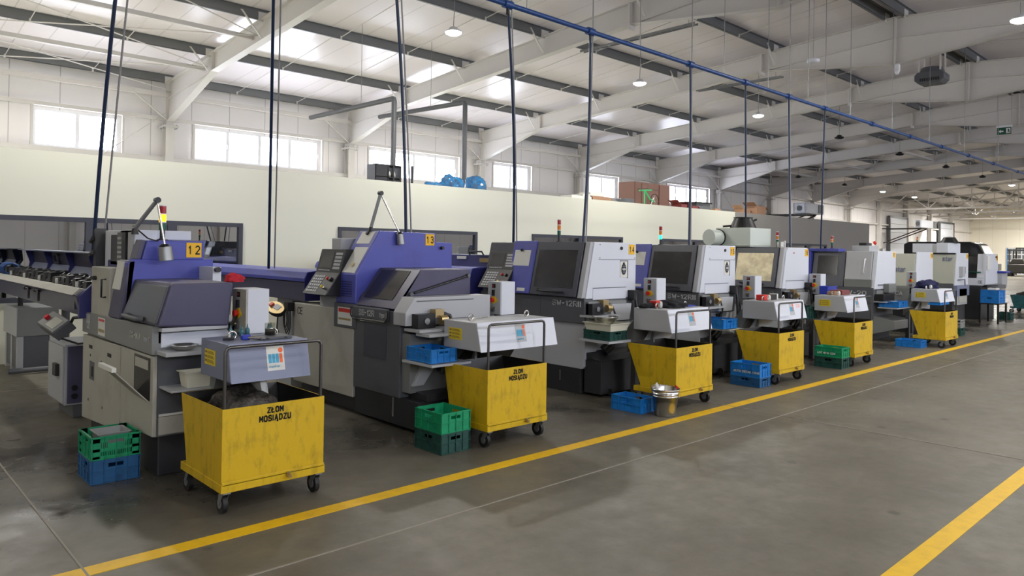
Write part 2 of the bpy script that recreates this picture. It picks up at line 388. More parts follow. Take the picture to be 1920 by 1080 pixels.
GLYPH = {
 'A': [[(0, 0), (2, 6), (4, 0)], [(0.8, 1.9), (3.2, 1.9)]], 'Ą': [[(0, 0), (2, 6), (4, 0)], [(0.8, 1.9), (3.2, 1.9)], [(3.9, 0), (3.3, -1.1), (4.4, -1.4)]],
 'B': [[(0, 0), (0, 6), (3, 6), (4, 5.2), (4, 4), (3, 3.2), (0, 3.2)], [(3, 3.2), (4, 2.4), (4, 0.8), (3, 0), (0, 0)]],
 'C': [[(4, 5), (3, 6), (1, 6), (0, 5), (0, 1), (1, 0), (3, 0), (4, 1)]], 'D': [[(0, 0), (0, 6), (2.6, 6), (4, 4.6), (4, 1.4), (2.6, 0), (0, 0)]],
 'E': [[(4, 6), (0, 6), (0, 0), (4, 0)], [(0, 3), (3, 3)]], 'F': [[(4, 6), (0, 6), (0, 0)], [(0, 3), (3, 3)]], 'I': [[(0, 0), (0, 6)]],
 'J': [[(3.4, 6), (3.4, 1), (2.6, 0), (0.8, 0), (0, 1)]], 'L': [[(0, 6), (0, 0), (3.4, 0)]], 'Ł': [[(0, 6), (0, 0), (3.4, 0)], [(-0.9, 2.2), (1.7, 4)]],
 'M': [[(0, 0), (0, 6), (2.2, 2.2), (4.4, 6), (4.4, 0)]], 'N': [[(0, 0), (0, 6), (4, 0), (4, 6)]], 'O': [_O], 'R': [[(0, 0), (0, 6), (3, 6), (4, 5), (4, 4), (3, 3), (0, 3)], [(2, 3), (4, 0)]],
 'S': [[(4, 5), (3.2, 6), (0.8, 6), (0, 5.2), (0, 4), (0.8, 3.2), (3.2, 2.8), (4, 2), (4, 0.8), (3.2, 0), (0.8, 0), (0, 1)]], 'T': [[(0, 6), (4, 6)], [(2, 6), (2, 0)]],
 'U': [[(0, 6), (0, 1), (1, 0), (3, 0), (4, 1), (4, 6)]], 'V': [[(0, 6), (2, 0), (4, 6)]], 'W': [[(0, 6), (1, 0), (2.4, 4), (3.8, 0), (4.8, 6)]], 'Z': [[(0, 6), (4, 6), (0, 0), (4, 0)]],
 '0': [_O], '1': [[(0.6, 4.6), (2, 6), (2, 0)]], '2': [[(0, 5), (1, 6), (3, 6), (4, 5), (4, 3.8), (0, 0), (4, 0)]],
 '3': [[(0, 5.2), (0.8, 6), (3.2, 6), (4, 5.2), (4, 4), (3, 3.1), (1.6, 3.1)], [(3, 3.1), (4, 2.2), (4, 0.8), (3.2, 0), (0.8, 0), (0, 0.8)]],
 '4': [[(3, 0), (3, 6), (0, 1.8), (4, 1.8)]], '5': [[(4, 6), (0.4, 6), (0, 3.4), (3, 3.6), (4, 2.6), (4, 1), (3, 0), (1, 0), (0, 0.9)]],
 '6': [[(3.8, 5.4), (3, 6), (1, 6), (0, 5), (0, 1), (1, 0), (3, 0), (4, 1), (4, 2.4), (3, 3.4), (0, 3.2)]], '7': [[(0, 6), (4, 6), (1.4, 0)]],
 '8': [[(1, 3.2), (0, 4), (0, 5.2), (1, 6), (3, 6), (4, 5.2), (4, 4), (3, 3.2), (1, 3.2), (0, 2.3), (0, 0.9), (1, 0), (3, 0), (4, 0.9), (4, 2.3), (3, 3.2)]],
 '9': [[(0.2, 0.6), (1, 0), (3, 0), (4, 1), (4, 5), (3, 6), (1, 6), (0, 5), (0, 3.6), (1, 2.6), (4, 2.8)]], '-': [[(0, 3), (2.2, 3)]], ' ': [],
 's': [[(3, 3.4), (2.4, 4), (0.6, 4), (0, 3.2), (0.6, 2.2), (2.4, 1.8), (3, 0.8), (2.4, 0), (0.4, 0), (0, 0.6)]], 't': [[(1, 5.6), (1, 0.6), (1.8, 0), (2.4, 0)], [(0, 4), (2.4, 4)]],
 'a': [[(0.2, 4), (2.4, 4), (3, 3.4), (3, 0), (0.6, 0), (0, 0.6), (0, 1.6), (0.6, 2.2), (3, 2.2)]], 'r': [[(0, 0), (0, 4), (0.4, 3.4), (1.2, 4), (2.2, 4)]],
 'y': [[(0, 4), (1.5, 0.4)], [(3, 4), (1, -1.6)]], 'p': [[(0, -1.8), (0, 4), (2.4, 4), (3, 3.2), (3, 0.8), (2.4, 0), (0, 0)]], 'e': [[(0, 2.1), (3, 2.1), (3, 3.2), (2.4, 4), (0.6, 4), (0, 3.2), (0, 0.8), (0.6, 0), (2.8, 0)]],
}
def stroke(s, h, loc, face, mat, parent, name='lettering', align='LEFT', sx=1.0, lean=0.0, wgt=1.1):
    """block lettering drawn with broad strokes on a face; h is the height of the capitals"""
    if face == '-Y': r, u = Vector((1, 0, 0)), Vector((0, math.sin(lean), math.cos(lean)))
    else: r, u = Vector((0, -1, 0)), Vector((math.sin(lean), 0, math.cos(lean)))
    n = r.cross(u); k = h / 6.0; mb = MB(); hw = wgt / 2
    adv = []; x = 0
    for ch in s:
        g = GLYPH[ch]; wd = max([p[0] for l in g for p in l], default=2.0) + (0.5 if ch == 'I' else 0)
        adv.append(x); x += wd + wgt + 0.8
    tot = (x - wgt - 0.8) * k * sx
    off = {'LEFT': 0, 'CENTER': -tot / 2}[align]
    for ch, ax in zip(s, adv):
        for line in GLYPH[ch]:
            for (ax0, ay0), (bx0, by0) in zip(line[:-1], line[1:]):
                a = Vector((ax + ax0, ay0)); b = Vector((ax + bx0, by0)); d = (b - a).normalized(); q = Vector((-d.y, d.x)) * hw
                a = a - d * hw * 0.6; b = b + d * hw * 0.6
                P = lambda v, o: Vector(loc) + r * (v.x * k * sx + off) + u * (v.y * k) + n * o
                c = [a - q, b - q, b + q, a + q]
                mb.hexa([P(v, -0.0003) for v in c] + [P(v, 0.0012) for v in c], mat)
    o = mb.build(name, parent) if parent is not None else mb.build(name)
    return o
# ================================================================== THE HALL
RIDGE, Y_W, Y_E = 6.75, 22.7, -9.2
X_A, X_B = -10.7, 86.0
def top(y): return 7.60 - 0.0745 * abs(y - RIDGE)
def strip(mb, p, q, x0, x1, t, mat):
    mb.prism([(p[0], p[1]), (q[0], q[1]), (q[0], q[1] + t), (p[0], p[1] + t)], x0, x1, 'x', mat)

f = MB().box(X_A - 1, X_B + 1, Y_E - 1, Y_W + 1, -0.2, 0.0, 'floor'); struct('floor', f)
# painted aisle lines and the slab joints
struct('trim_1', MB().box(X_A, 60, 4.205, 4.325, -0.001, 0.003, 'yline'))
struct('trim_2', MB().box(X_A, 60, 1.37, 1.485, -0.001, 0.003, 'yline'))
j = MB()
for y in (3.665, -2.7, 10.03, 16.4): j.box(X_A, X_B, y - 0.006, y + 0.006, -0.001, 0.0035, 'joint')
struct('trim_3', j)
j = MB()
for k in range(-1, 13):
    x = 1.015 + 6.36 * k; j.box(x - 0.006, x + 0.006, Y_E, 12.3, -0.001, 0.0038, 'joint')
struct('trim_4', j)

# roof skin
def roof(y0, y1):
    mb = MB(); a, b = top(y0) + 0.21, top(y1) + 0.21
    mb.prism([(y0, a), (y1, b), (y1, b + 0.12), (y0, a + 0.12)], X_A - 1, X_B + 1, 'x', 'roof'); return mb
struct('ceiling', roof(RIDGE, Y_W + 0.4))
struct('ceiling.001', roof(Y_E - 0.4, RIDGE))

# walls with window openings
def wall_open(x0, x1, y0, y1, z0, z1, holes, mat):
    mb = MB(); x = x0
    for a, b, c, d in sorted(holes):
        if a > x: mb.box(x, a, y0, y1, z0, z1, mat)
        mb.box(a, b, y0, y1, z0, c, mat); mb.box(a, b, y0, y1, d, z1, mat); x = b
    mb.box(x, x1, y0, y1, z0, z1, mat); return mb
WIN = [(4.0, 6.05, 2), (8.12, 12.25, 4), (14.2, 18.25, 4), (20.15, 22.28, 2), (26.15, 28.27, 2), (32.4, 36.42, 4), (-8, -4, 4), (-2, 2, 4)]
ZA, ZB = 4.28, 5.27
struct('wall_left', wall_open(X_A - 1, X_B + 1, Y_W + 0.05, Y_W + 0.17, 0, 6.75, [(a, b, ZA, ZB) for a, b, n in WIN], 'wall'))
EWIN = [(-6 + 6 * k, -2.5 + 6 * k, 2) for k in range(10)]
struct('wall_right', wall_open(X_A - 1, X_B + 1, Y_E - 0.17, Y_E - 0.05, 0, 6.75, [(a, b, 3.7, 5.3) for a, b, n in EWIN], 'wall'))
gp = [(Y_E - 0.2, 0), (Y_W + 0.2, 0), (Y_W + 0.2, 6.65), (RIDGE, 7.85), (Y_E - 0.2, 6.65)]
struct('wall_front', MB().prism(gp, X_B, X_B + 0.12, 'x', 'gable'))
struct('wall_back', MB().prism(gp, X_A - 0.12, X_A, 'x', 'gable'))
nwin = 0
def window(x0, x1, z0, z1, y, n, face):
    global nwin; nwin += 1
    fr = MB(); t = 0.055; ya, yb = y - 0.04, y + 0.04
    fr.box(x0, x1, ya, yb, z0, z0 + t, 'pvc'); fr.box(x0, x1, ya, yb, z1 - t, z1, 'pvc')
    for i in range(n + 1):
        cx = x0 + (x1 - x0) * i / n; e = t if i in (0, n) else t * 0.9
        a = max(x0, cx - e); b = min(x1, cx + e); fr.box(a, b, ya - 0.003, yb + 0.003, z0, z1, 'pvc')
    wdw = struct('window_%d' % nwin, fr)
    for i in range(n):
        a = x0 + (x1 - x0) * i / n; b = x0 + (x1 - x0) * (i + 1) / n
        p = MB().box(a + t * 0.8, b - t * 0.8, y - 0.004, y + 0.004, z0 + t * 0.8, z1 - t * 0.8, 'pane')
        p.build('pane', wdw)
        if i % 3 == 0 and n == 4 and face > 0:
            MB().box(b - t * 0.4, b - t * 0.1, y - 0.08, y - 0.04, (z0 + z1) / 2 - 0.06, (z0 + z1) / 2 + 0.06, 'pvc').build('handle', wdw)
    portal(x0, x1, z0, z1, y + (0.12 if face > 0 else -0.12), -1 if face > 0 else 1)
for a, b, n in WIN: window(a, b, ZA, ZB, Y_W + 0.09, n, 1)
for a, b, n in EWIN: window(a, b, 3.7, 5.3, Y_E - 0.09, n, -1)

# portal frames
ntrim = 4
def trim(mb, bevel=0):
    global ntrim; ntrim += 1
    return struct('trim_%d' % ntrim, mb, bevel)
def frame(x):
    mb = MB(); R = RIDGE
    for sgn in (1, -1):
        Yf = lambda d: R + sgn * d
        tp = [(Yf(0), top(R)), (Yf(15.85), top(R + 15.85))]
        bt = [(Yf(15.75), 5.24), (Yf(12.3), 6.2), (Yf(3.45), 6.85), (Yf(0), 6.43)]
        mb.prism(tp + bt, x - 0.006, x + 0.006, 'x', 'steel')
        strip(mb, tp[0], tp[1], x - 0.1, x + 0.1, -0.016, 'steel')
        for p, q in zip(bt[:-1], bt[1:]): strip(mb, p, q, x - 0.1, x + 0.1, -0.016, 'steel')
        strip(mb, (Yf(12.3), 6.2), (Yf(15.75), 5.95), x - 0.07, x + 0.07, -0.012, 'steel')
        strip(mb, (Yf(3.45), 6.85), (Yf(0), 7.1), x - 0.07, x + 0.07, -0.012, 'steel')
        for d, zb in ((0.01, 6.43), (12.3, 6.2), (15.7, 5.25)):
            mb.box(x - 0.09, x + 0.09, Yf(d) - 0.008, Yf(d) + 0.008, zb, top(Yf(d)) - 0.01, 'steel')
        mb.box(x - 0.11, x + 0.11, Yf(3.55) - 0.03, Yf(3.55) + 0.03, 6.74, top(Yf(3.55)) + 0.0, 'steel')
        yc = Yf(15.72)
        mb.box(x - 0.12, x + 0.12, yc - 0.15, yc - 0.135, 0, 5.1, 'steel'); mb.box(x - 0.12, x + 0.12, yc + 0.135, yc + 0.15, 0, 5.1, 'steel')
        mb.box(x - 0.006, x + 0.006, yc - 0.14, yc + 0.14, 0, 5.1, 'steel')
        mb.box(x - 0.2, x + 0.2, yc - 0.28, yc + 0.2, 5.1, 5.125, 'steel'); mb.box(x - 0.2, x + 0.2, yc - 0.28, yc + 0.2, 5.13, 5.155, 'steel')
        mb.box(x - 0.1, x + 0.1, yc - 0.15, yc + 0.15, 5.15, 5.3, 'steel')
        for bx in (-0.16, 0.16):
            for by in (-0.22, -0.08, 0.14): mb.cyl((x + bx, yc + by, 5.06), (x + bx, yc + by, 5.19), 0.018, 0.018, 'galv', 6)
        # knee brace to the eaves beam and flange braces to the purlins
        mb.cyl((x - 0.05, yc - 0.1, 5.3), (x - 0.95, yc - 0.05, 6.0), 0.025, 0.025, 'steel', 8)
        for d in (3.15, 6.3, 9.45, 12.6):
            yy = Yf(d)
            mb.hexa([(x - 0.06, yy - 0.03, top(yy) - 0.42), (x - 0.05, yy - 0.03, top(yy) - 0.42), (x - 0.05, yy + 0.03, top(yy) - 0.42), (x - 0.06, yy + 0.03, top(yy) - 0.42),
                     (x - 0.55, yy - 0.03, top(yy) + 0.12), (x - 0.5, yy - 0.03, top(yy) + 0.12), (x - 0.5, yy + 0.03, top(yy) + 0.12), (x - 0.55, yy + 0.03, top(yy) + 0.12)], 'steel')
    trim(mb)
FX = [-10.7 + 6 * k + 0.0 for k in range(0, 0)]
XF = [7.3 + 6 * k for k in range(-3, 9)]
for x in XF: frame(x)
# far trusses
def truss(x):
    mb = MB(); zc = 5.33
    mb.box(x - 0.08, x + 0.08, Y_E + 0.5, 22.3, zc - 0.09, zc + 0.03, 'steel')
    for a, b in ((22.4, RIDGE), (RIDGE, Y_E + 0.3)):
        strip(mb, (a, top(a) - 0.02), (b, top(b) - 0.02), x - 0.07, x + 0.07, -0.12, 'steel')
    y = 21.9; k = 0
    while y > Y_E + 1:
        y2 = y - 1.45
        p, q = ((y, zc), (y2, top(y2) - 0.1)) if k % 2 == 0 else ((y, top(y) - 0.1), (y2, zc))
        mb.tube([(x, p[0], p[1]), (x, q[0], q[1])], 0.045, 'steel', 6)
        if k % 2: mb.tube([(x, y2, zc), (x, y2, top(y2) - 0.1)], 0.03, 'steel', 6)
        y = y2; k += 1
    for yy in (22.55, Y_E + 0.15): mb.box(x - 0.14, x + 0.14, yy - 0.15, yy + 0.15, 0, 6.3, 'steel')
    trim(mb)
for x in (61.3, 67.3, 73.3, 79.3): truss(x)
# purlins, one run each
PY = []
for d in (0.22, 3.15, 6.3, 9.45, 12.6, 15.7):
    for s in (1, -1): PY.append(RIDGE + s * d)
for y in PY:
    mb = MB(); z = top(y)
    mb.box(X_A, X_B, y - 0.004, y + 0.004, z - 0.02, z + 0.205, 'purlin')
    mb.box(X_A, X_B, y - 0.004, y + 0.06, z - 0.02, z - 0.012, 'purlin'); mb.box(X_A, X_B, y - 0.06, y + 0.004, z + 0.197, z + 0.205, 'purlin')
    mb.box(X_A, X_B, y + 0.052, y + 0.06, z - 0.02, z + 0.01, 'purlin')
    for x in XF: mb.box(x - 0.13, x + 0.13, y - 0.014, y + 0.014, z - 0.05, z + 0.16, 'steel')
    trim(mb)
# sag rods between purlins
for side in (1, -1):
    mb = MB()
    for x0 in XF:
        for xx in (x0 + 2, x0 + 4):
            for d0, d1 in ((0.22, 3.15), (3.15, 6.3), (6.3, 9.45), (9.45, 12.6), (12.6, 15.7)):
                a, b = RIDGE + side * d0, RIDGE + side * d1
                mb.tube([(xx, a, top(a) + 0.15), (xx, b, top(b) + 0.02)], 0.011, 'steel', 6)
                mb.box(xx - 0.02, xx + 0.02, b - 0.02, b + 0.02, top(b) - 0.04, top(b) + 0.05, 'steel')
    trim(mb)
# girts, eaves beam and braced bays
mb = MB()
for z0, z1 in ((4.14, 4.26), (5.32, 5.42), (5.98, 6.1)):
    mb.box(X_A, X_B, 22.52 if z0 < 5.9 else 22.36, 22.6 if z0 < 5.9 else 22.44, z0, z1, 'steel')
for a, b, n in WIN:
    for x in (a - 0.1, b + 0.04): mb.box(x, x + 0.06, 22.55, 22.62, 4.26, 5.32, 'steel')
trim(mb)
for x in (7.3, 43.3):
    mb = MB()
    for y in (19.75, 16.75, 13.2): mb.box(x - 6, x, y - 0.05, y + 0.05, top(y) - 0.32, top(y) - 0.22, 'steel')
    ys = [22.3, 19.5, 16.5, 13.2, 10.2]
    for a, b in zip(ys[:-1], ys[1:]):
        for p, q in ((a, b), (b, a)): mb.tube([(x, p, top(p) - 0.28), (x - 6, q, top(q) - 0.28)], 0.014, 'steel', 6)
    for p, q in ((0.6, 5.6), (5.6, 0.6)): mb.tube([(x, 22.5, p), (x - 6, 22.5, q)], 0.012, 'steel', 6)
    trim(mb)

# inner partition with the dark windows and the rooms behind it
PWIN = [(-1.6, 5.23), (7.06, 10.5), (12.2, 15.62), (17.4, 20.9), (24.9, 28.2)]
H_P = 3.03
def part_wall(x0, x1, mat): return wall_open(x0, x1, 12.3, 12.42, 0, H_P, [(a, b, 0.85, 2.085) for a, b in PWIN if a > x0 and b < x1], mat)
struct('wall_partition', part_wall(X_A, 21.4, 'cream'))
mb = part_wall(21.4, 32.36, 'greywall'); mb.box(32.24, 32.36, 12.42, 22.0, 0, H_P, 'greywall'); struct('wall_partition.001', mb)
struct('ceiling.002', MB().box(X_A, 32.36, 12.42, 22.1, 2.86, 3.0, 'cream'))
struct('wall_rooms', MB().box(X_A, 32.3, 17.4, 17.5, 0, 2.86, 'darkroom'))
for a, b in PWIN:
    nwin += 1
    fr = MB(); t = 0.07; y0, y1 = 12.28, 12.36
    fr.box(a, b, y0, y1, 2.085 - t, 2.085, 'anth'); fr.box(a, b, y0, y1, 0.85, 0.85 + t, 'anth')
    n = 4 if b - a > 5 else 2
    xs = [a, 0.3, 1.9, 3.45, b] if n == 4 else [a, (a + b) / 2, b]
    if n == 4: xs = [a, 0.6, 2.92, 4.08, b]
    for i, x in enumerate(xs):
        e = t if 0 < i < len(xs) - 1 else t
        fr.box(max(a, x - e), min(b, x + e), y0 - 0.004, y1, 0.85, 2.085, 'anth')
    wd = struct('window_%d' % nwin, fr)
    for p, q in zip(xs[:-1], xs[1:]): MB().box(p + t, q - t, 12.32, 12.33, 0.85 + t, 2.085 - t, 'pane_dark').build('pane', wd)
# doors in the far wall
nd = 0
for x0, x1 in ((63.4, 67.2), (75.8, 79.7)):
    nd += 1
    mb = MB().box(x0, x1, 22.45, 22.6, 0, 4.78, 'white')
    d = struct('door_%d' % nd, mb)
    k = MB()
    for z in (0.9, 1.8, 2.7, 3.6, 4.3): k.box(x0, x1, 22.44, 22.455, z, z + 0.03, 'dgrey')
    k.box(x0 - 0.15, x0, 22.4, 22.6, 0, 4.95, 'dgrey'); k.box(x1, x1 + 0.15, 22.4, 22.6, 0, 4.95, 'dgrey'); k.box(x0, x1, 22.4, 22.6, 4.78, 4.95, 'dgrey')
    k.build('door_track', d)
# glazed far door grid in the gable
nd += 1
mb = MB(); d = None
mb.box(85.9, 85.98, 13.0, 19.4, 0.0, 2.65, 'pane_dark')
g = MB()
for i in range(17): g.box(85.84, 85.95, 13.0 + i * 0.4 - 0.03, 13.0 + i * 0.4 + 0.03, 0, 2.65, 'cblue' if i % 4 == 0 else 'pvc')
for z in (0.05, 0.7, 1.35, 2.0, 2.6): g.box(85.84, 85.96, 13.0, 19.4, z - 0.04, z + 0.04, 'pvc')
d = struct('door_3', g); mb.build('pane', d)

# ------------------------------------------------------------------ overhead things
def high_bay(x, y, lit, label, z=5.95):
    t = thing('high_bay_lamp', (x, y, z - 0.06), label, 'lamp', 'lit high bay lamps' if lit else 'unlit high bay lamps')
    MB().lathe([(0.0, 0.11), (0.07, 0.1), (0.1, 0.05), (0.155, 0.03), (0.168, 0.005), (0.16, 0.0)], (x, y, z), 'black' if not lit else 'pvc').build('housing', t)  # white when lit, black when off: the lamp's glow is put into the housing colour
    MB().lathe([(0.0, -0.055), (0.09, -0.05), (0.15, -0.02), (0.16, 0.0)], (x, y, z), 'lampglow' if lit else 'smoke').build('diffuser', t)
    MB().tube([(x, y, z + 0.1), (x + 0.02, y, (z + top(y)) / 2), (x, y, top(y) + 0.2)], 0.008, 'cable', 6).build('suspension_wire', t)
    if lit: lamp_light((x, y, z - 0.075), LAMP_W * (1.3 if x < 40 else 3))
names = ['first', 'second', 'third']
for i, k in enumerate((1, 2, 3)):
    high_bay(2.96 + 6 * k, 11.3, True, ['round lit lamp hanging nearest, in front of the tall grey vent pipes', 'round lit lamp hanging above the second roof beam, right of the nearest lamp', 'smallest lit lamp of the near row, above the cabinets with white fans'][i])
lab = ['black unlit round lamp nearest the camera in the far row', 'black unlit lamp just below the long blue pipe', 'black unlit lamp right of the blue pipe over the far hall', 'black unlit lamp farthest along the row near the blue pipe']
for i, k in enumerate((4, 5, 6, 7)): high_bay(2.87 + 6 * k, 11.3, False, lab[i])
high_bay(50.85, 11.3, True, 'lit round lamp at far right below the blue pipe')
high_bay(39.2, 18.7, False, 'black unlit lamp by the window wall, left of its pair'); high_bay(45.3, 18.7, False, 'black unlit lamp by the window wall above the air unit')
high_bay(51.4, 18.7, True, 'lit lamp by the far wall, left of the roof truss'); high_bay(57.4, 18.7, True, 'lit lamp by the far wall, over the first roof truss')
high_bay(15.55, 3.35, True, 'lit lamp cut by the right edge of the picture')
for x, y, k in ((2.96, 11.3, 1.3), (-3, 11.3, 1.0), (-3.2, 0.4, 1.1), (9.5, 0.4, 1.9), (21.5, 0.4, 1.2), (33.5, 0.4, 1.0), (3.5, -2.4, 1.35), (15.5, -4.6, 1.6), (27, -4.6, 1.0), (-8.5, -4.6, 0.7), (45.5, 0.4, 1.0),
                (2.96, 18.7, 1.0), (15, 18.7, 1.0), (56, 3.35, 5), (62, 16, 3), (68, 8, 10), (74, 18, 10), (78, 3, 10), (81, 14, 10)):
    lamp_light((x, y, 5.88), LAMP_W * k)  # unseen lamps without fixtures, some added to brighten machine ends and the far gable

# long blue compressed-air pipe with its hangers
PZ, PYY = 4.66, 6.5
t = thing('air_pipe', (5, PYY, PZ), 'long blue compressed air pipe running the length of the hall under the roof', 'pipe')
mb = MB()
mb.cyl((-6, PYY, PZ), (60, PYY, PZ), 0.032, 0.032, 'pipeblue', 12); mb.build('pipe_run', t)
DROPS = [1.77, 3.02, 4.35, 5.98, 7.5, 9.9, 11.6, 13.2, 14.75]
for x in DROPS + [17.2, 19.6, 22, 24.4, 27, 30, 33, 36]:
    MB().cyl((x - 0.06, PYY, PZ), (x + 0.06, PYY, PZ), 0.052, 0.052, 'pipeblue', 12).build('coupling', t)
for x in (4.9, 6.3, 8.6, 10.9, 12.4, 14.0, 16, 18.4, 21, 24, 27.5, 31.5, 36):
    MB().tube([(x, PYY, PZ), (x, PYY, top(PYY) + 0.15)], 0.006, 'galv', 6).build('hanger_rod', t)
def drop(x, end, who, sag=0.12, cable=True):
    a = Vector((x, PYY, PZ)); b = Vector(end)
    def path(off, s):
        pts = []
        for i in range(13):
            u = i / 12; p = a.lerp(b, u) + Vector(off)
            p.x += s * math.sin(PI * u); pts.append(p)
        return pts
    h = MB().tube(path((0, 0, 0), sag), 0.017, 'hose'); h.cyl(a, a + Vector((0, 0, -0.12)), 0.02, 0.02, 'black', 8)
    tag(h.build('air_hose'), 'dark blue hose hanging from the blue pipe to ' + who, 'hose', 'hoses hanging from the blue pipe')
    if cable:
        c = MB().tube([Vector((p.x, p.y, p.z)) for p in path((0.09, 0.03, 0), sag * 0.3)] , 0.009, 'cable')
        c.tube([a + Vector((0.09, 0.03, 0)), Vector((a.x + 0.09, a.y + 0.03, top(a.y) + 0.1))], 0.009, 'cable')
        tag(c.build('power_cable'), 'thin grey cable hanging beside the blue hose to ' + who, 'cable', 'cables hanging beside the hoses')
drop(1.77, (1.86, 7.75, 1.58), 'machine 12', -0.02)
drop(3.02, (4.02, 8.66, 1.43), 'the violet bar feeder', 0.0)
drop(4.35, (4.62, 6.6, 1.87), 'machine 13', 0.03)
drop(5.98, (6.7, 7.1, 1.8), 'the left side of machine 14', 0.05)
drop(7.5, (7.3, 6.4, 1.81), 'the roof of machine 14', 0.04)
drop(9.9, (9.75, 6.38, 1.81), 'the roof of machine 15', 0.02)
drop(11.6, (11.85, 6.6, 2.33), 'the black fan cone', 0.0, False)
drop(13.2, (12.55 - 0.25, 6.0, 1.82), 'the roof of machine 16', 0.0)
drop(14.75, (15.2, 6.75, 1.82), 'the blue rear cover of machine 17', 0.0)

# cable trays across the roof
for n, x in enumerate((7.2 + 3.6, 13.2 + 0.5)):
    mb = MB(); x = (14.0, 19.9)[n]; ya, yb = ((9.05, 12.4), (10.0, 12.8))[n]
    for s in (-0.07, 0.07): mb.box(x + s - 0.006, x + s + 0.006, ya, yb, 6.74, 6.79, 'galv')
    for i in range(int((yb - ya) / 0.3)): mb.box(x - 0.07, x + 0.07, ya + 0.05 + i * 0.3, ya + 0.07 + i * 0.3, 6.745, 6.755, 'galv')
    mb.tube([(x, ya + 0.1, 6.78), (x, yb - 0.1, 6.78)], 0.012, 'cable')
    for y in (ya + 0.2, yb - 0.2): mb.tube([(x, y, 6.75), (x, y, top(y) + 0.2)], 0.006, 'galv', 6)
    tag(mb.build('cable_tray'), ['galvanised cable tray under the roof, nearer of the two, left of the first lamps', 'galvanised cable tray under the roof, farther of the two, over machine 15'][n], 'cable tray')
# smoke detector, exit sign, heater, camera
x, y, z = 15.3, 7.0, 5.82
t = thing('smoke_detector', (x, y, z), 'white disc detector hanging on a thin wire below the roof beam', 'detector')
MB().lathe([(0, -0.05), (0.1, -0.05), (0.13, -0.02), (0.13, 0.03), (0, 0.05)], (x, y, z), 'pvc').build('disc', t)
MB().tube([(x, y, z + 0.04), (x, y, top(y) + 0.2)], 0.005, 'cable', 6).build('suspension_wire', t)
x0 = 30.3; y = 7.0
t = thing('exit_sign', (31.0, y, 6.12), 'green emergency exit sign with white arrow and running figure', 'sign')
MB().box(30.2, 30.24, 6.72, 7.2, 6.27, 6.34, 'pvc').build('housing', t)
MB().box(30.2, 30.23, 6.75, 7.17, 6.02, 6.265, 'exit').build('sign_panel', t)
sy = lambda v: 7.15 - v * 0.63
k = MB()
k.prism([(sy(0.05), 6.133), (sy(0.14), 6.196), (sy(0.14), 6.154), (sy(0.27), 6.154), (sy(0.27), 6.112), (sy(0.14), 6.112), (sy(0.14), 6.070)], 30.19, 30.2, 'x', 'pvc')
k.prism([(sy(0.4), 6.049), (sy(0.4), 6.231), (sy(0.6), 6.231), (sy(0.6), 6.049)], 30.193, 30.2, 'x', 'pvc')
k.prism([(sy(0.43), 6.063), (sy(0.5), 6.126), (sy(0.47), 6.189), (sy(0.53), 6.210), (sy(0.55), 6.154), (sy(0.57), 6.084), (sy(0.54), 6.063), (sy(0.52), 6.112)], 30.186, 30.194, 'x', 'exit')
k.build('arrow_and_running_figure', t)
for yy in (6.75, 7.17): MB().tube([(30.22, yy, 6.34), (30.22, yy, top(yy) + 0.2)], 0.005, 'cable', 6).build('suspension_wire', t)
t = thing('air_heater', (21.9, 6.65, 6.3), 'dark grey ventilation blower hanging on four straps under the ridge', 'heater')
hy = 6.72
mb = MB(); prof = [(hy - 0.36, 6.46), (hy - 0.26, 6.36), (hy + 0.26, 6.36), (hy + 0.36, 6.46), (hy + 0.36, 6.6), (hy + 0.28, 6.68), (hy - 0.28, 6.68), (hy - 0.36, 6.6)]
mb.prism(prof, 21.6, 22.1, 'x', 'dgrey'); mb.cyl((21.85, hy, 6.67), (21.85, hy, 6.8), 0.3, 0.26, 'dgrey', 20); mb.build('casing', t, 0.01)
mb = MB()
for i in range(9): mb.box(21.592, 21.602, hy - 0.25 + i * 0.055, hy - 0.22 + i * 0.055, 6.42, 6.5, 'black')
mb.build('grille', t)
for a in (-0.26, 0.26):
    for b in (21.66, 22.05): MB().box(b - 0.012, b + 0.012, hy + a - 0.02, hy + a + 0.02, 6.6, top(hy) + 0.1, 'steel').build('strap', t)
t = thing('security_camera', (19.3, 6.7, 6.2), 'small white dome camera below the ridge joint of a roof beam', 'camera')
MB().box(19.24, 19.34, 6.66, 6.76, 6.26, 6.42, 'pvc').build('bracket', t)
MB().lathe([(0, -0.07), (0.04, -0.05), (0.055, 0), (0.055, 0.03), (0, 0.03)], (19.28, 6.71, 6.24), 'pvc').build('dome', t)

# grey vent pipes standing on the rooms
for n, (x, y, z, x2, y2) in enumerate(((9.35, 13.9, 5.08, 9.25, 17.6), (11.42, 13.9, 5.3, 11.1, 17.2))):
    t = thing('vent_pipe', (x, y, 3.0), ['grey elbowed vent pipe rising left of the blue bags', 'grey elbowed vent pipe rising between the blue bags'][n], 'pipe')
    MB().tube([(x, y, 3.0), (x, y, z - 0.05), (x, y + 0.02, z - 0.01), (x, y + 0.06, z), (x2, y2, z)], 0.06, 'dgrey', 12).build('pipe_run', t)
    MB().tube([(x, y + 1.4, z), (x, y + 1.4, top(y + 1.4) + 0.1)], 0.006, 'galv', 6).build('hanger_rod', t)

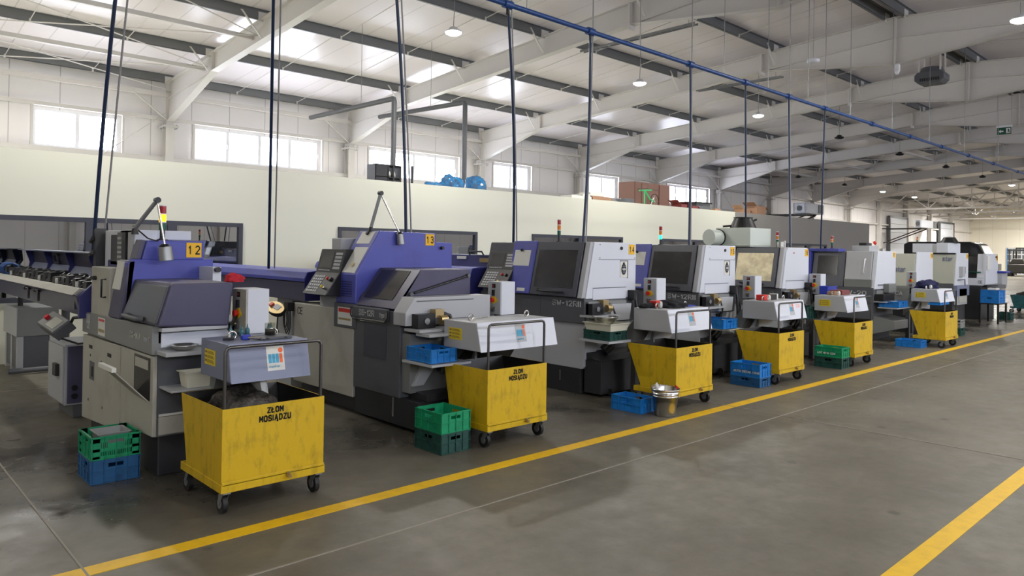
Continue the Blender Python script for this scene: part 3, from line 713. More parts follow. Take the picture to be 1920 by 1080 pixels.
# things stored on top of the rooms
def carton(x, y, z, sx, sy, sz, label, mat='carton', rz=0.0, flaps=False, group=None, cat='box', name='cardboard_box'):
    t = thing(name, (x, y, z), label, cat, group)
    mb = MB(); th = 0.008
    if flaps:
        mb.box(x - sx / 2, x + sx / 2, y - sy / 2, y + sy / 2, z, z + 0.01, mat)
        for a in (-1, 1):
            mb.box(x + a * sx / 2 - th, x + a * sx / 2 + th, y - sy / 2, y + sy / 2, z, z + sz, mat)
            mb.box(x - sx / 2, x + sx / 2, y + a * sy / 2 - th, y + a * sy / 2 + th, z, z + sz, mat)
        mb.build('carton_body', t)
        for a in (-1, 1):
            e = x + a * sx / 2
            MB().hexa([(e - th, y - sy / 2, z + sz), (e + th, y - sy / 2, z + sz), (e + th, y + sy / 2, z + sz), (e - th, y + sy / 2, z + sz),
                       (e + a * 0.2 - th, y - sy / 2, z + sz + (0.12 if a < 0 else -0.1)), (e + a * 0.2 + th, y - sy / 2, z + sz + (0.12 if a < 0 else -0.1)), (e + a * 0.2 + th, y + sy / 2, z + sz + (0.12 if a < 0 else -0.1)), (e + a * 0.2 - th, y + sy / 2, z + sz + (0.12 if a < 0 else -0.1))], mat).build('flap', t)
    else:
        mb.box(x - sx / 2, x + sx / 2, y - sy / 2, y + sy / 2, z, z + sz, mat); mb.build('carton_body', t, 0.006)
        MB().box(x - sx / 2 - 0.002, x + sx / 2 + 0.002, y - 0.025, y + 0.025, z + sz - 0.02, z + sz + 0.002, 'paper').build('packing_tape', t)
    t.rotation_euler.z = rz
    return t
ZP = 3.003
t = thing('shelf_cabinet', (8.7, 13.35, ZP), 'black open shelf unit with bottles, on the rooms left of the first vent pipe', 'cabinet')
mb = MB()
for x in (8.44, 8.76, 8.9, 9.08): mb.box(x - 0.015, x + 0.015, 13.2, 13.5, ZP, ZP + 0.47, 'black')
for z in (ZP + 0.005, ZP + 0.2, ZP + 0.46): mb.box(8.44, 9.08, 13.2, 13.5, z, z + 0.015, 'black')
mb.box(8.44, 8.76, 13.2, 13.22, ZP, ZP + 0.47, 'black'); mb.build('shelf_frame', t)
for i, x in enumerate((8.81, 8.86, 8.98)):
    tag(MB().lathe([(0, 0), (0.022, 0), (0.022, 0.08), (0.01, 0.11), (0.01, 0.13), (0, 0.13)], (x, 13.3, ZP + 0.216), 'paper').build('bottle'), 'small pale bottle standing in the black open shelf unit', 'bottle', 'bottles in the black shelf unit')
tag(MB().box(9.37, 9.41, 13.2, 13.24, ZP, ZP + 0.5, 'black').box(9.33, 9.45, 13.15, 13.3, ZP, ZP + 0.015, 'black').build('metal_post'), 'short dark metal post standing between shelf unit and blue bags', 'post')
import bmesh
def lump(name, c, r, mat, label, cat, sc=(1, 1, 1), seed=0, rough=0.3, group=None):
    rnd = random.Random(seed)
    bm = bmesh.new(); bmesh.ops.create_icosphere(bm, subdivisions=4, radius=1.0)
    from mathutils import noise
    for v in bm.verts:
        n = noise.noise(v.co * 1.7 + Vector((seed * 3.1, 0, 0))) * rough + noise.noise(v.co * 5 + Vector((0, seed, 0))) * rough * 0.5
        v.co = v.co * (1 + n)
        v.co.z = max(v.co.z, -0.35)
        v.co = Vector((v.co.x * sc[0] * r, v.co.y * sc[1] * r, (v.co.z + 0.35) * sc[2] * r))
    me = bpy.data.meshes.new(name); bm.to_mesh(me); bm.free(); me.materials.append(M[mat])
    for p in me.polygons: p.use_smooth = True
    o = bpy.data.objects.new(name, me); col.objects.link(o); o.location = c; ORG[o.name] = Vector(c)
    return tag(o, label, cat, group)
lump('plastic_bag', (9.95, 13.2, ZP), 0.24, 'bagblue', 'small low blue plastic bag, leftmost of the three on the rooms', 'bag', (1.1, 0.8, 0.6), 3, 0.35)
lump('plastic_bag', (10.48, 13.2, ZP), 0.33, 'bagblue', 'large crumpled blue plastic bag left of the second vent pipe', 'bag', (0.95, 0.8, 0.85), 5, 0.3)
lump('plastic_bag', (11.2, 13.2, ZP), 0.3, 'bagblue', 'upright blue wrapped bundle right of the second vent pipe', 'bag', (0.85, 0.8, 1.1), 8, 0.25)
for i, (xa, xb, za, zb, mm) in enumerate(((14.2, 15.1, 0, 0.09, 'paper'), (14.35, 15.2, 0.09, 0.17, 'paper'), (15.1, 15.65, 0.2, 0.3, 'paper'), (15.15, 16.0, 0.0, 0.2, 'carton'), (14.8, 15.1, 0.17, 0.23, 'paper'))):
    tag(MB().box(xa, xb, 13.0, 13.4, ZP + za, ZP + zb, mm).build('foam_board', bevel=0.004), ['lowest white board of the flat stack on the rooms', 'second white board from the bottom of the flat stack', 'white board lying on the brown flat carton', 'brown flat carton beside the white boards', 'topmost short white board of the flat stack'][i], 'board')
carton(16.85, 13.2, ZP, 0.42, 0.35, 0.22, 'grey brown carton on the rooms, left of the wooden cabinets', 'dgrey')
lump('cloth_bundle', (16.45, 13.1, ZP), 0.1, 'fabric', 'dark round bundle beside the grey brown carton', 'cloth', (1, 1, 1), 2)
# reddish wooden cabinets
for i, (x, y, wd, h) in enumerate(((17.95, 13.75, 0.66, 0.8), (19.05, 13.9, 1.2, 0.82))):
    t = thing('wooden_cabinet', (x, y, ZP), ['reddish wooden cabinet on the rooms behind the green bicycle, left one', 'reddish wooden cabinet on the rooms, right one with plain side'][i], 'cabinet')
    mb = MB(); mb.box(x - wd / 2, x + wd / 2, y - 0.3, y + 0.3, ZP, ZP + h, 'wood'); mb.build('cabinet_body', t, 0.005)
    for s in (0, 1):
        MB().box(x - wd / 2 + 0.02 + s * wd / 2, x - 0.02 + s * wd / 2, y - 0.32, y - 0.3, ZP + 0.03, ZP + h - 0.03, 'wood').build('door', t, 0.003)
# green bicycle
bx, by = 17.5, 12.95
t = thing('bicycle', (bx, by, ZP), 'bright green bicycle frame with black wheel, standing before the wooden cabinet', 'bicycle')
g = MB(); g.tube([(bx - 0.3, by, ZP + 0.47), (bx + 0.3, by, ZP + 0.52)], 0.02, 'ltgreen'); g.tube([(bx - 0.05, by, ZP), (bx - 0.05, by, ZP + 0.48)], 0.018, 'ltgreen')
g.tube([(bx, by, ZP + 0.45), (bx + 0.22, by, ZP + 0.25), (bx + 0.42, by, ZP + 0.18)], 0.022, 'ltgreen'); g.tube([(bx + 0.4, by, ZP + 0.3), (bx + 0.2, by, ZP)], 0.014, 'pvc'); g.build('frame', t)
MB().tube([(bx - 0.5, by - 0.1, ZP + 0.5), (bx, by, ZP + 0.55), (bx + 0.75, by + 0.1, ZP + 0.54)], 0.01, 'black').build('handlebar', t)
wv = [(bx + 0.45 + 0.2 * math.cos(a * PI / 12), by, ZP + 0.212 + 0.2 * math.sin(a * PI / 12)) for a in range(25)]
mb = MB().tube(wv, 0.012, 'rubber', 6)
for a in range(8): mb.tube([(bx + 0.45, by, ZP + 0.212), (bx + 0.45 + 0.2 * math.cos(a * PI / 4), by, ZP + 0.212 + 0.2 * math.sin(a * PI / 4))], 0.003, 'chrome', 4)
mb.build('wheel', t)
carton(19.15, 12.9, ZP, 0.3, 0.35, 0.17, 'open brown carton on the rooms, first right of the bicycle', mat='maroon', flaps=True)
carton(19.75, 12.9, ZP, 0.32, 0.35, 0.15, 'low reddish open carton left of the dark crate on the rooms', mat='maroon', flaps=True)
mb = MB().box(20.1, 20.9, 12.9, 13.3, ZP, ZP + 0.27, 'dgrey').box(20.05, 20.95, 12.85, 13.35, ZP + 0.27, ZP + 0.31, 'black')
tag(mb.build('storage_crate', bevel=0.01), 'dark grey lidded storage crate on the rooms before a window', 'crate')
carton(21.2, 12.95, ZP, 0.3, 0.3, 0.14, 'small brown carton right of the dark lidded crate')
carton(23.1, 13.0, ZP, 0.45, 0.35, 0.22, 'low open brown carton above the grey partition, left of its taller neighbour', flaps=True)
carton(24.0, 13.0, ZP, 0.62, 0.45, 0.36, 'tall open brown carton above the grey partition behind the black fan cone', flaps=True)
# ================================================================== MACHINES
def plate_num(t, x, y, z, s, num, face='-Y', w=0.13, h=0.1):
    """yellow number plate with its digits"""
    if face == '-Y': mb = MB().box(x, x + w, y - 0.004, y, z, z + h, 'ylabel')
    o = mb.build('number_plate', t)
    stroke(num[0] + ' ' + num[1], h * 0.52, (x + w / 2, y - 0.0045, z + h * 0.24), '-Y', 'ink', o, align='CENTER', sx=0.72 * w / h if w / h > 0.85 else 0.62, wgt=1.1)
    return o
def beacon(t, x, y, z, h=0.22, r=0.018, lit=None):
    mb = MB().cyl((x, y, z), (x, y, z + h * 0.3), r * 0.75, r * 0.75, 'black', 12); mb.cyl((x, y, z), (x, y, z + 0.01), r * 1.6, r * 1.6, 'black', 12)
    b = mb.build('signal_tower', t)
    zz = z + h * 0.3
    for i, c in enumerate(('green', 'amber', 'red')):
        mt = c + ('lit' if lit == c else 'lamp')
        MB().cyl((x, y, zz), (x, y, zz + h * 0.21), r, r, mt, 16).cyl((x, y, zz + h * 0.205), (x, y, zz + h * 0.235), r * 1.04, r * 1.04, 'pvc', 16).build(c + '_lens', b)
        zz += h * 0.235
def work_lamp(t, base, elbow, head, r=0.05):
    b = MB().cyl(base, Vector(base) + Vector((0, 0, 0.05)), 0.03, 0.02, 'black', 12)
    p0 = Vector(base) + Vector((0, 0, 0.05))
    b.build('lamp_mount', t)
    e = Vector(elbow); h = Vector(head)
    a = MB(); a.tube([p0, e], 0.018, 'galv', 8); a.cyl(e + Vector((0, -0.025, 0)), e + Vector((0, 0.025, 0)), 0.024, 0.024, 'black', 12)
    a.tube([e, h + Vector((0, 0, 0.06))], 0.009, 'chrome', 8); ar = a.build('lamp_arm', t)
    MB().cyl(h + Vector((0, 0, 0.05)), h + Vector((0.01, -0.01, -0.06)), r * 0.9, r, 'galv', 18).cyl(h + Vector((0, 0, 0.075)), h + Vector((0, 0, 0.05)), r * 0.5, r * 0.92, 'black', 18).build('lamp_head', t)
def cnc_panel(t, x, y0, y1, z0, zm, z1, tilt=0.12, name='control_panel'):
    """operator panel facing -X : upright screen half and a tilted key half below"""
    mb = MB()
    mb.prism([(x + tilt, z0 + 0.0), (x, z0 - 0.0)][:0] or [(x - 0.16, z0), (x, zm), (x + 0.07, z1), (x + 0.17, z1), (x + 0.15, zm), (x + 0.05, z0 - 0.02)], y0, y1, 'y', 'black')
    o = mb.build(name, t, 0.006)
    yc = lambda u: y1 + (y0 - y1) * u
    k = MB()
    def on(u0, u1, v0, v1, half, mat, dz=0.003):
        # u across (left to right in view), v up ; half 0 = keys, 1 = screen
        A, B = ((x - 0.16, z0), (x, zm)) if half == 0 else ((x, zm), (x + 0.07, z1))
        n = Vector((-(B[1] - A[1]), 0, B[0] - A[0])).normalized() * dz
        P = lambda u, v: Vector((A[0] + (B[0] - A[0]) * v, yc(u), A[1] + (B[1] - A[1]) * v))
        a = [P(u0, v0), P(u1, v0), P(u1, v1), P(u0, v1)]
        k.hexa([p - n * 0.2 for p in a] + [p + n for p in a], mat)
    on(0.1, 0.6, 0.2, 0.88, 1, 'screen', 0.002)
    for i in range(5): on(0.68, 0.95, 0.15 + i * 0.15, 0.25 + i * 0.15, 1, 'lgrey', 0.004)
    for i in range(7): on(0.1 + i * 0.07, 0.15 + i * 0.07, 0.07, 0.12, 1, 'lgrey', 0.004)
    for r in range(6):
        for c in range(5): on(0.1 + c * 0.09, 0.165 + c * 0.09, 0.12 + r * 0.13, 0.2 + r * 0.13, 0, 'lgrey', 0.004)
    k.build('keypad', o)
    kk = MB(); A = Vector((x - 0.16, 0, z0)); B = Vector((x, 0, zm))
    for u, v, c, r in ((0.7, 0.72, 'red', 0.016), (0.85, 0.7, 'black', 0.022), (0.68, 0.35, 'yplas', 0.014), (0.82, 0.3, 'chrome', 0.014)):
        p = A.lerp(B, v); p.y = yc(u); n = Vector((-(B.z - A.z), 0, B.x - A.x)).normalized()
        kk.cyl(p, p + n * 0.025, r, r * 0.9, c, 12)
    kk.build('push_button', o)
    return o
def pump_unit(t, x, z=0.95, y=5.62):
    m1 = MB().box(x, x + 0.2, y - 0.02, y + 0.12, z, z + 0.13, 'black').cyl((x + 0.1, y - 0.022, z + 0.065), (x + 0.1, y - 0.03, z + 0.065), 0.03, 0.03, 'galv', 16)
    m1.cyl((x + 0.24, y - 0.03, z + 0.07), (x + 0.32, y - 0.03, z + 0.07), 0.045, 0.045, 'brass', 18).box(x + 0.2, x + 0.3, y - 0.02, y + 0.06, z + 0.09, z + 0.17, 'brass').box(x + 0.2, x + 0.25, y - 0.01, y + 0.05, z + 0.03, z + 0.1, 'dgrey')
    m1.build('part_ejector', t)
    MB().box(x - 0.04, x + 0.42, y - 0.1, y + 0.14, z - 0.03, z - 0.005, 'lgrey').build('ejector_shelf', t)
    pts = [(x + 0.3, y + 0.08, z + 0.14), (x + 0.4, y + 0.02, z + 0.1), (x + 0.46, y, z - 0.05), (x + 0.44, y + 0.05, z - 0.3), (x + 0.3, y + 0.08, z - 0.42)]
    MB().tube(pts, 0.02, 'black').build('coolant_hose', t)
def lower_gear(t, x, x1, y=5.72):
    """black coolant tank and open end under the machine"""
    MB().box(x + 0.06, x1, y - 0.24, y + 0.02, 0.03, 0.42, 'basedark').prism([(y - 0.26, 0.42), (y + 0.02, 0.42), (y + 0.02, 0.52), (y - 0.1, 0.46)], x + 0.05, x1, 'x', 'basedark').build('coolant_tank', t, 0.008)
    MB().tube([(x + 0.5, y - 0.02, 0.82), (x + 0.5, y - 0.08, 0.65), (x + 0.42, y - 0.1, 0.55), (x + 0.3, y - 0.1, 0.48)], 0.035, 'rubber').build('drain_hose', t)
    MB().prism([(x + 0.02, 0.42), (x + 0.02, 0.84), (x + 0.34, 0.84), (x + 0.2, 0.42)], y - 0.02, y + 0.02, 'y', 'lgrey').build('chute', t)
    MB().cyl((x + 0.2, y - 0.26, 0.05), (x + 0.23, y - 0.26, 0.05), 0.04, 0.04, 'rubber', 14).build('caster', t)

def lathe_sw(x, num, label, logo='SW-12RII', door='slate', door_z=0, bluec='blue', upper='white', lit=None, tower=None, round_top=False, dx=0.0):
    t = thing('cnc_lathe', (x, 5.72, 0), label, 'machine')
    W = 0.98
    MB().box(x + 0.04, x + W - 0.03, 5.78, 7.56, 0.0, 0.31, 'basedark').box(x + 0.035, x + 0.05, 6.1, 6.12, 0.12, 0.25, 'chrome').build('base', t, 0.01)
    MB().prism([(5.72, 0.33), (5.75, 0.3), (7.56, 0.3), (7.56, 0.84), (5.72, 0.84)], x + 0.03, x + W, 'x', 'lgrey').build('lower_panel', t, 0.006)
    o = MB().box(x, x + W - 0.01, 5.7, 7.56, 0.84, 1.14, 'dgrey').build('middle_band', t, 0.006)
    MB().box(x - 0.004, x, 6.42, 6.88, 0.88, 1.1, 'dgrey').build('cover_plate', o, 0.001)
    if logo: stroke(logo, 0.058, (x - 0.004, 6.21, 1.04), '-X', 'silver', t, 'model_lettering', sx=1.28, wgt=1.35)
    # upper housing
    up = [(x - 0.03, 1.14), (x + 0.12, 1.8), (x + W, 1.8), (x + W, 1.12)]
    MB().prism(up, 5.78, 7.5, 'y', 'slate').build('rear_housing', t, 0.01)
    e = [(x - 0.035, 1.14), (x + 0.03, 1.14), (x + 0.18, 1.81), (x + 0.115, 1.81)]
    if round_top: e = [(x - 0.035, 1.14), (x + 0.06, 1.12), (x + 0.2, 1.74), (x + 0.28, 1.81), (x + 0.12, 1.81)]
    en = MB().prism(e, 5.715, 5.79, 'y', 'lgrey')
    q = [(x + 0.02, 1.12), (x + 0.17, 1.81), (x + W, 1.81), (x + W, 1.12)]
    if round_top: q = [(x + 0.03, 1.12), (x + 0.16, 1.74), (x + 0.24, 1.81), (x + W - 0.09, 1.81), (x + W - 0.02, 1.79), (x + W, 1.72), (x + W, 1.1)]
    en.prism(q, 5.70, 5.78, 'y', upper)
    en = en.build('end_cover', t, 0.008)
    k = MB()
    if not round_top:
        k.box(x + 0.66, x + 0.8, 5.694, 5.702, 1.38, 1.58, 'paper').box(x + 0.8, x + 0.81, 5.69, 5.7, 1.37, 1.59, 'dgrey').box(x + 0.66, x + 0.8, 5.69, 5.7, 1.58, 1.59, 'dgrey')
        k.box(x + 0.25, x + W - 0.01, 5.695, 5.7, 1.6, 1.603, 'dgrey')
        ell = lambda rx, rz, zc: [(x + 0.725 + rx * math.cos(a * PI / 10), zc + rz * math.sin(a * PI / 10)) for a in range(20)]
        k.prism(ell(0.045, 0.068, 1.48), 5.688, 5.694, 'y', 'ink').prism(ell(0.034, 0.016, 1.48), 5.686, 5.688, 'y', 'lgrey').prism(ell(0.03, 0.012, 1.515), 5.686, 5.688, 'y', 'dgrey').prism(ell(0.03, 0.012, 1.445), 5.686, 5.688, 'y', 'dgrey').box(x + 0.71, x + 0.74, 5.688, 5.694, 1.545, 1.565, 'ink')
        for cx in (0.27, 0.95):
            for cz in (1.62, 1.78): k.cyl((x + cx, 5.7, cz), (x + cx, 5.694, cz), 0.005, 0.005, 'dgrey', 8)
    k.box(x + 0.15, x + 0.78, 5.693, 5.7, 1.255, 1.262, 'dgrey').box(x + 0.15, x + 0.78, 5.695, 5.7, 1.12, 1.25, upper)
    if not round_top: k.cyl((x + 0.68, 5.7, 1.74), (x + 0.68, 5.69, 1.74), 0.022, 0.022, 'ink', 16)
    else: k.cyl((x + 0.42, 5.7, 1.72), (x + 0.42, 5.69, 1.72), 0.012, 0.012, 'red', 16)
    k.build('access_plate', en)
    plate_num(t, x + W - 0.15, 5.7, 1.665, 0.075, num, w=0.115, h=0.125)
    # door and blue side cover, both on the leaning front
    def lean(y0, y1, z0, z1, off, th, mat):
        P = lambda z: x - 0.035 + 0.15 * (z - 1.14) / 0.66
        return MB().hexa([(P(z0) - off - th, y0, z0), (P(z0) - off, y0, z0), (P(z0) - off, y1, z0), (P(z0) - off - th, y1, z0),
                          (P(z1) - off - th, y0, z1), (P(z1) - off, y0, z1), (P(z1) - off, y1, z1), (P(z1) - off - th, y1, z1)], mat)
    d = lean(5.80, 6.57, 1.15, 1.81, 0.0, 0.02, door).build('sliding_door', t, 0.006)
    lean(5.87, 6.52, 1.25, 1.71, 0.02, 0.004, 'smoke' if not round_top else 'bronze').build('door_window', d, 0.001)
    MB().tube([(x - 0.05, 6.42, 1.22), (x - 0.09, 6.4, 1.21), (x - 0.09, 6.02, 1.2), (x - 0.05, 6.0, 1.2)], 0.012, 'black').build('door_handle', d)
    b = lean(6.58, 7.0, 1.15, 1.82, 0.0, 0.03, bluec).build('side_cover', t, 0.012)
    lean(6.66, 6.95, 1.5, 1.7, 0.03, 0.002, 'paper').build('paper_sheet', b)
    MB().cyl((x + 0.05, 6.81, 1.7), (x + 0.03, 6.81, 1.7), 0.018, 0.018, 'ink', 14).build('magnet', b)
    lean(6.66, 6.8, 1.18, 1.22, 0.03, 0.002, 'paper').build('warning_label', b)
    MB().box(x - 0.005, x, 6.9, 7.0, 0.9, 1.05, 'paper').box(x - 0.007, x, 6.9, 7.0, 1.02, 1.05, 'red').box(x - 0.007, x, 6.9, 7.0, 0.93, 0.96, 'brass').build('warning_label', o)
    cnc_panel(t, x + 0.0, 6.93, 7.45, 1.2, 1.44, 1.68)
    tx, ty = tower or (x + 0.19, 6.3)
    beacon(t, tx, ty, 1.81, 0.28, 0.022, lit)
    pump_unit(t, x + 0.03)
    MB().box(x + 0.03, x + 0.75, 5.66, 5.72, 0.86, 1.1, 'grey').prism([(x + 0.4, 1.06), (x + 0.8, 1.06), (x + 0.76, 0.86), (x + 0.4, 0.86)], 5.62, 5.68, 'y', 'lgrey').build('end_panel', t, 0.004)
    lower_gear(t, x, x + W)
    g = MB(); g.tube([(x + 0.86, 5.62, 1.2), (x + 0.88, 5.6, 1.0), (x + 0.8, 5.55, 0.8), (x + 0.86, 5.58, 0.5)], 0.02, 'black').tube([(x + 0.93, 5.64, 1.15), (x + 0.96, 5.6, 0.9), (x + 0.9, 5.58, 0.6)], 0.014, 'rubber'); g.box(x + 0.82, x + 0.92, 5.6, 5.7, 1.1, 1.22, 'black')
    g.build('hose_bundle', t)
    return t

# ---------------------------------------------------------------- machine 12
x = 1.75
t = thing('cnc_lathe', (x, 5.7, 0), 'nearest lathe with number plate 12, violet blue top, grey hood and beige lower doors', 'machine')
MB().box(x + 0.06, 2.62, 5.68, 7.5, 0.0, 0.32, 'basedark').build('base', t, 0.01)
MB().prism([(7.57, 0.12), (6.42, 0.2), (6.42, 0.885), (7.57, 0.87)], x, x + 0.03, 'x', 'beige').box(x + 0.03, 2.6, 5.7, 7.55, 0.3, 0.88, 'beige').build('rear_door', t, 0.004)
fd = MB().prism([(6.4, 0.28), (5.62, 0.31), (5.62, 0.89), (6.4, 0.885)], x, x + 0.03, 'x', 'beige').build('front_door', t, 0.004)
MB().box(x - 0.003, x + 0.001, 5.68, 6.05, 0.56, 0.87, 'smoke').box(x - 0.006, x, 5.72, 6.02, 0.78, 0.85, 'beige').build('chute_opening', fd)
MB().hexa([(x - 0.005, 5.7, 0.55), (x + 0.005, 5.7, 0.55), (x + 0.005, 6.03, 0.56), (x - 0.005, 6.03, 0.56), (x - 0.24, 5.72, 0.8), (x - 0.23, 5.72, 0.8), (x - 0.23, 6.03, 0.8), (x - 0.24, 6.03, 0.8)], 'beige').box(x - 0.25, x - 0.22, 5.7, 6.05, 0.79, 0.82, 'paper').build('chute_flap', fd)
k = MB()
for y0, z0 in ((7.3, 0.77), (6.72, 0.76)): k.box(x - 0.004, x + 0.001, y0 - 0.05, y0 + 0.05, z0, z0 + 0.03, 'ink')
k.box(x - 0.004, x, 7.18, 7.32, 0.5, 0.66, 'dgrey').box(x - 0.006, x, 7.2, 7.25, 0.53, 0.62, 'ink')
for y0, z0 in ((7.3, 0.7), (6.95, 0.68), (6.9, 0.3), (7.35, 0.3)): k.box(x - 0.003, x, y0, y0 + 0.012, z0, z0 + 0.02, 'ink')
k.build('door_latch', t)
hd = MB().prism([(7.55, 0.9), (5.62, 0.9), (5.62, 1.11), (7.5, 1.08), (7.55, 1.07)], x - 0.012, 2.6, 'x', 'grey').build('header_band', t, 0.005)
stroke('SR-10J', 0.042, (x - 0.0145, 6.12, 0.99), '-X', 'paper', t, 'model_lettering', sx=1.05, wgt=1.6)
stroke('type C', 0.034, (x - 0.0145, 5.79, 0.992), '-X', 'silver', t, 'model_lettering', sx=0.8, wgt=1.0)
stroke('CE', 0.055, (x - 0.0145, 7.38, 0.95), '-X', 'silver', t, 'ce_mark', sx=1.0, wgt=0.8)
MB().box(x - 0.015, x - 0.011, 6.82, 7.02, 0.92, 1.07, 'paper').box(x - 0.017, x - 0.012, 6.83, 7.0, 1.04, 1.06, 'red').box(x - 0.017, x - 0.012, 6.83, 7.0, 0.95, 0.975, 'brass').build('warning_label', hd)
MB().box(x - 0.015, x - 0.011, 7.3, 7.42, 0.99, 1.07, 'lgrey').build('rating_plate', hd)
hood = MB().prism([(x, 1.11), (x + 0.09, 1.42), (2.29, 1.42), (2.26, 1.09)], 5.53, 6.4, 'y', 'purple').build('hood', t, 0.015)
MB().hexa([(x - 0.01, 5.56, 1.13), (x + 0.02, 5.56, 1.13), (x + 0.02, 6.38, 1.13), (x - 0.01, 6.38, 1.13), (x + 0.07, 5.56, 1.4), (x + 0.1, 5.56, 1.4), (x + 0.1, 6.3, 1.4), (x + 0.07, 6.3, 1.4)], 'slate').build('hood_window', hood, 0.008)
MB().tube([(x - 0.01, 6.2, 1.15), (x - 0.05, 6.18, 1.15), (x - 0.05, 5.85, 1.145), (x - 0.01, 5.82, 1.145)], 0.018, 'dgrey').build('hood_handle', hood)
cv = MB().prism([(x + 0.01, 1.1), (x + 0.04, 1.56), (x + 0.08, 1.58), (2.47, 1.58), (2.47, 1.1)], 6.4, 6.52, 'y', 'blue')
cv.prism([(x + 0.14, 1.57), (x + 0.18, 1.735), (2.39, 1.735), (2.39, 1.57)], 6.4, 6.72, 'y', 'blue').box(x + 0.12, 2.46, 6.5, 7.3, 1.1, 1.56, 'navy')
cv = cv.build('top_cover', t, 0.012)
MB().prism([(x + 0.1, 1.58), (x + 0.14, 1.74), (x + 0.18, 1.73), (x + 0.14, 1.58)], 6.42, 6.58, 'y', 'purple').build('top_window', cv, 0.004)
plate_num(t, 2.24, 6.4, 1.595, 0.1, '12', w=0.125, h=0.125)
sp = MB().hexa([(x - 0.02, 6.4, 1.1), (x + 0.05, 6.4, 1.1), (x + 0.05, 6.72, 1.1), (x - 0.02, 6.72, 1.1), (x + 0.045, 6.4, 1.57), (x + 0.1, 6.4, 1.57), (x + 0.1, 6.66, 1.57), (x + 0.045, 6.66, 1.57)], 'purple').build('side_cover', t, 0.01)
MB().hexa([(x + 0.003, 6.5, 1.33), (x + 0.02, 6.5, 1.33), (x + 0.02, 6.7, 1.33), (x + 0.003, 6.7, 1.33), (x + 0.038, 6.49, 1.56), (x + 0.05, 6.49, 1.56), (x + 0.05, 6.67, 1.56), (x + 0.038, 6.67, 1.56)], 'paper').build('paper_sheet', sp)
wc = MB().box(x + 0.0, x + 0.25, 6.75, 7.32, 1.08, 1.5, 'beige').build('side_cabinet', t, 0.008)
MB().tube([(x, 6.86, 1.4), (x - 0.035, 6.86, 1.4), (x - 0.035, 6.86, 1.25), (x, 6.86, 1.25)], 0.008, 'black').build('cabinet_handle', wc)
MB().cyl((x, 7.18, 1.4), (x - 0.02, 7.16, 1.4), 0.02, 0.02, 'black', 10).build('latch_knob', wc)
# upright controller
ct = MB().box(x + 0.13, x + 0.3, 6.55, 7.42, 1.46, 1.82, 'white').box(x + 0.13, x + 0.6, 6.6, 6.95, 1.74, 1.82, 'white').build('controller', t, 0.006)
mb = MB().box(x + 0.12, x + 0.131, 7.0, 7.2, 1.52, 1.78, 'screen').box(x + 0.118, x + 0.131, 6.86, 7.0, 1.5, 1.8, 'dgrey').box(x + 0.11, x + 0.131, 6.74, 6.84, 1.48, 1.8, 'black')
for i in range(6): mb.box(x + 0.112, x + 0.12, 6.88, 6.98, 1.54 + i * 0.04, 1.56 + i * 0.04, 'lgrey')
mb.box(x + 0.12, x + 0.131, 6.58, 6.7, 1.5, 1.8, 'lgrey'); mb.build('screen_and_keys', ct)
MB().box(x + 0.06, x + 0.14, 6.75, 7.15, 1.34, 1.46, 'black').box(x + 0.055, x + 0.06, 7.08, 7.1, 1.42, 1.44, 'ledred').box(x + 0.055, x + 0.06, 7.05, 7.07, 1.42, 1.44, 'ledgreen').build('indicator_box', ct)
MB().prism([(7.45, 1.42), (7.52, 1.5), (7.53, 1.82), (7.49, 1.84), (7.43, 1.5)], x + 0.06, x + 0.16, 'x', 'black').cyl((x + 0.05, 7.5, 1.75), (x + 0.05, 7.58, 1.72), 0.02, 0.02, 'black').cyl((x + 0.05, 7.5, 1.62), (x + 0.05, 7.6, 1.6), 0.02, 0.02, 'black').build('swing_panel', t)
beacon(t, 2.11, 6.6, 1.735, 0.3, 0.028, 'amber')
work_lamp(t, (x + 0.1, 6.3 + 0.15, 1.78), (1.97, 6.3, 2.06), (2.02, 6.25, 1.63), 0.055)
MB().tube([(x + 0.1, 6.5, 1.85), (x + 0.2, 6.45, 1.75), (1.99, 6.35, 1.73), (2.0, 6.3, 1.75)], 0.006, 'black').build('lamp_cable', t)
MB().box(2.35, 2.42, 6.1, 6.4, 1.4, 1.52, 'white').cyl((2.38, 6.1, 1.5), (2.38, 6.05, 1.5), 0.022, 0.022, 'black').build('end_box', t)
MB().tube([(2.25, 5.5, 1.06), (2.36, 5.6, 1.2), (2.44, 5.75, 1.3)], 0.014, 'black').build('gas_strut', t)
en = MB().box(x + 0.03, 2.26, 5.54, 5.63, 1.07, 1.1, 'lgrey').box(x + 0.03, 2.34, 5.62, 5.7, 0.98, 1.1, 'lgrey').box(x + 0.05, 2.3, 5.615, 5.625, 0.95, 1.06, 'white').box(x + 0.02, 2.34, 5.64, 5.7, 0.3, 0.98, 'grey').build('end_panel', t, 0.004)
MB().box(x + 0.02, 2.3, 5.42, 5.64, 0.905, 0.935, 'lgrey').build('end_shelf', t, 0.004)
MB().box(x + 0.03, 2.25, 5.612, 5.64, 0.46, 0.9, 'dgrey').box(x + 0.04, 2.2, 5.6, 5.62, 0.455, 0.47, 'paper').box(x + 0.04, 2.2, 5.608, 5.622, 0.32, 0.45, 'beige').build('discharge_opening', t)
MB().box(x + 0.04, 2.28, 5.36, 5.62, 0.66, 0.675, 'lgrey').build('tray_shelf', t, 0.003)
MB().box(x + 0.05, x + 0.16, 5.632, 5.64, 0.8, 0.87, 'paper').build('warning_label', t)
MB().box(x + 0.17, x + 0.38, 5.632, 5.64, 0.8, 0.87, 'lgrey').box(x + 0.17, x + 0.38, 5.63, 5.64, 0.85, 0.87, 'red').build('warning_label', t)

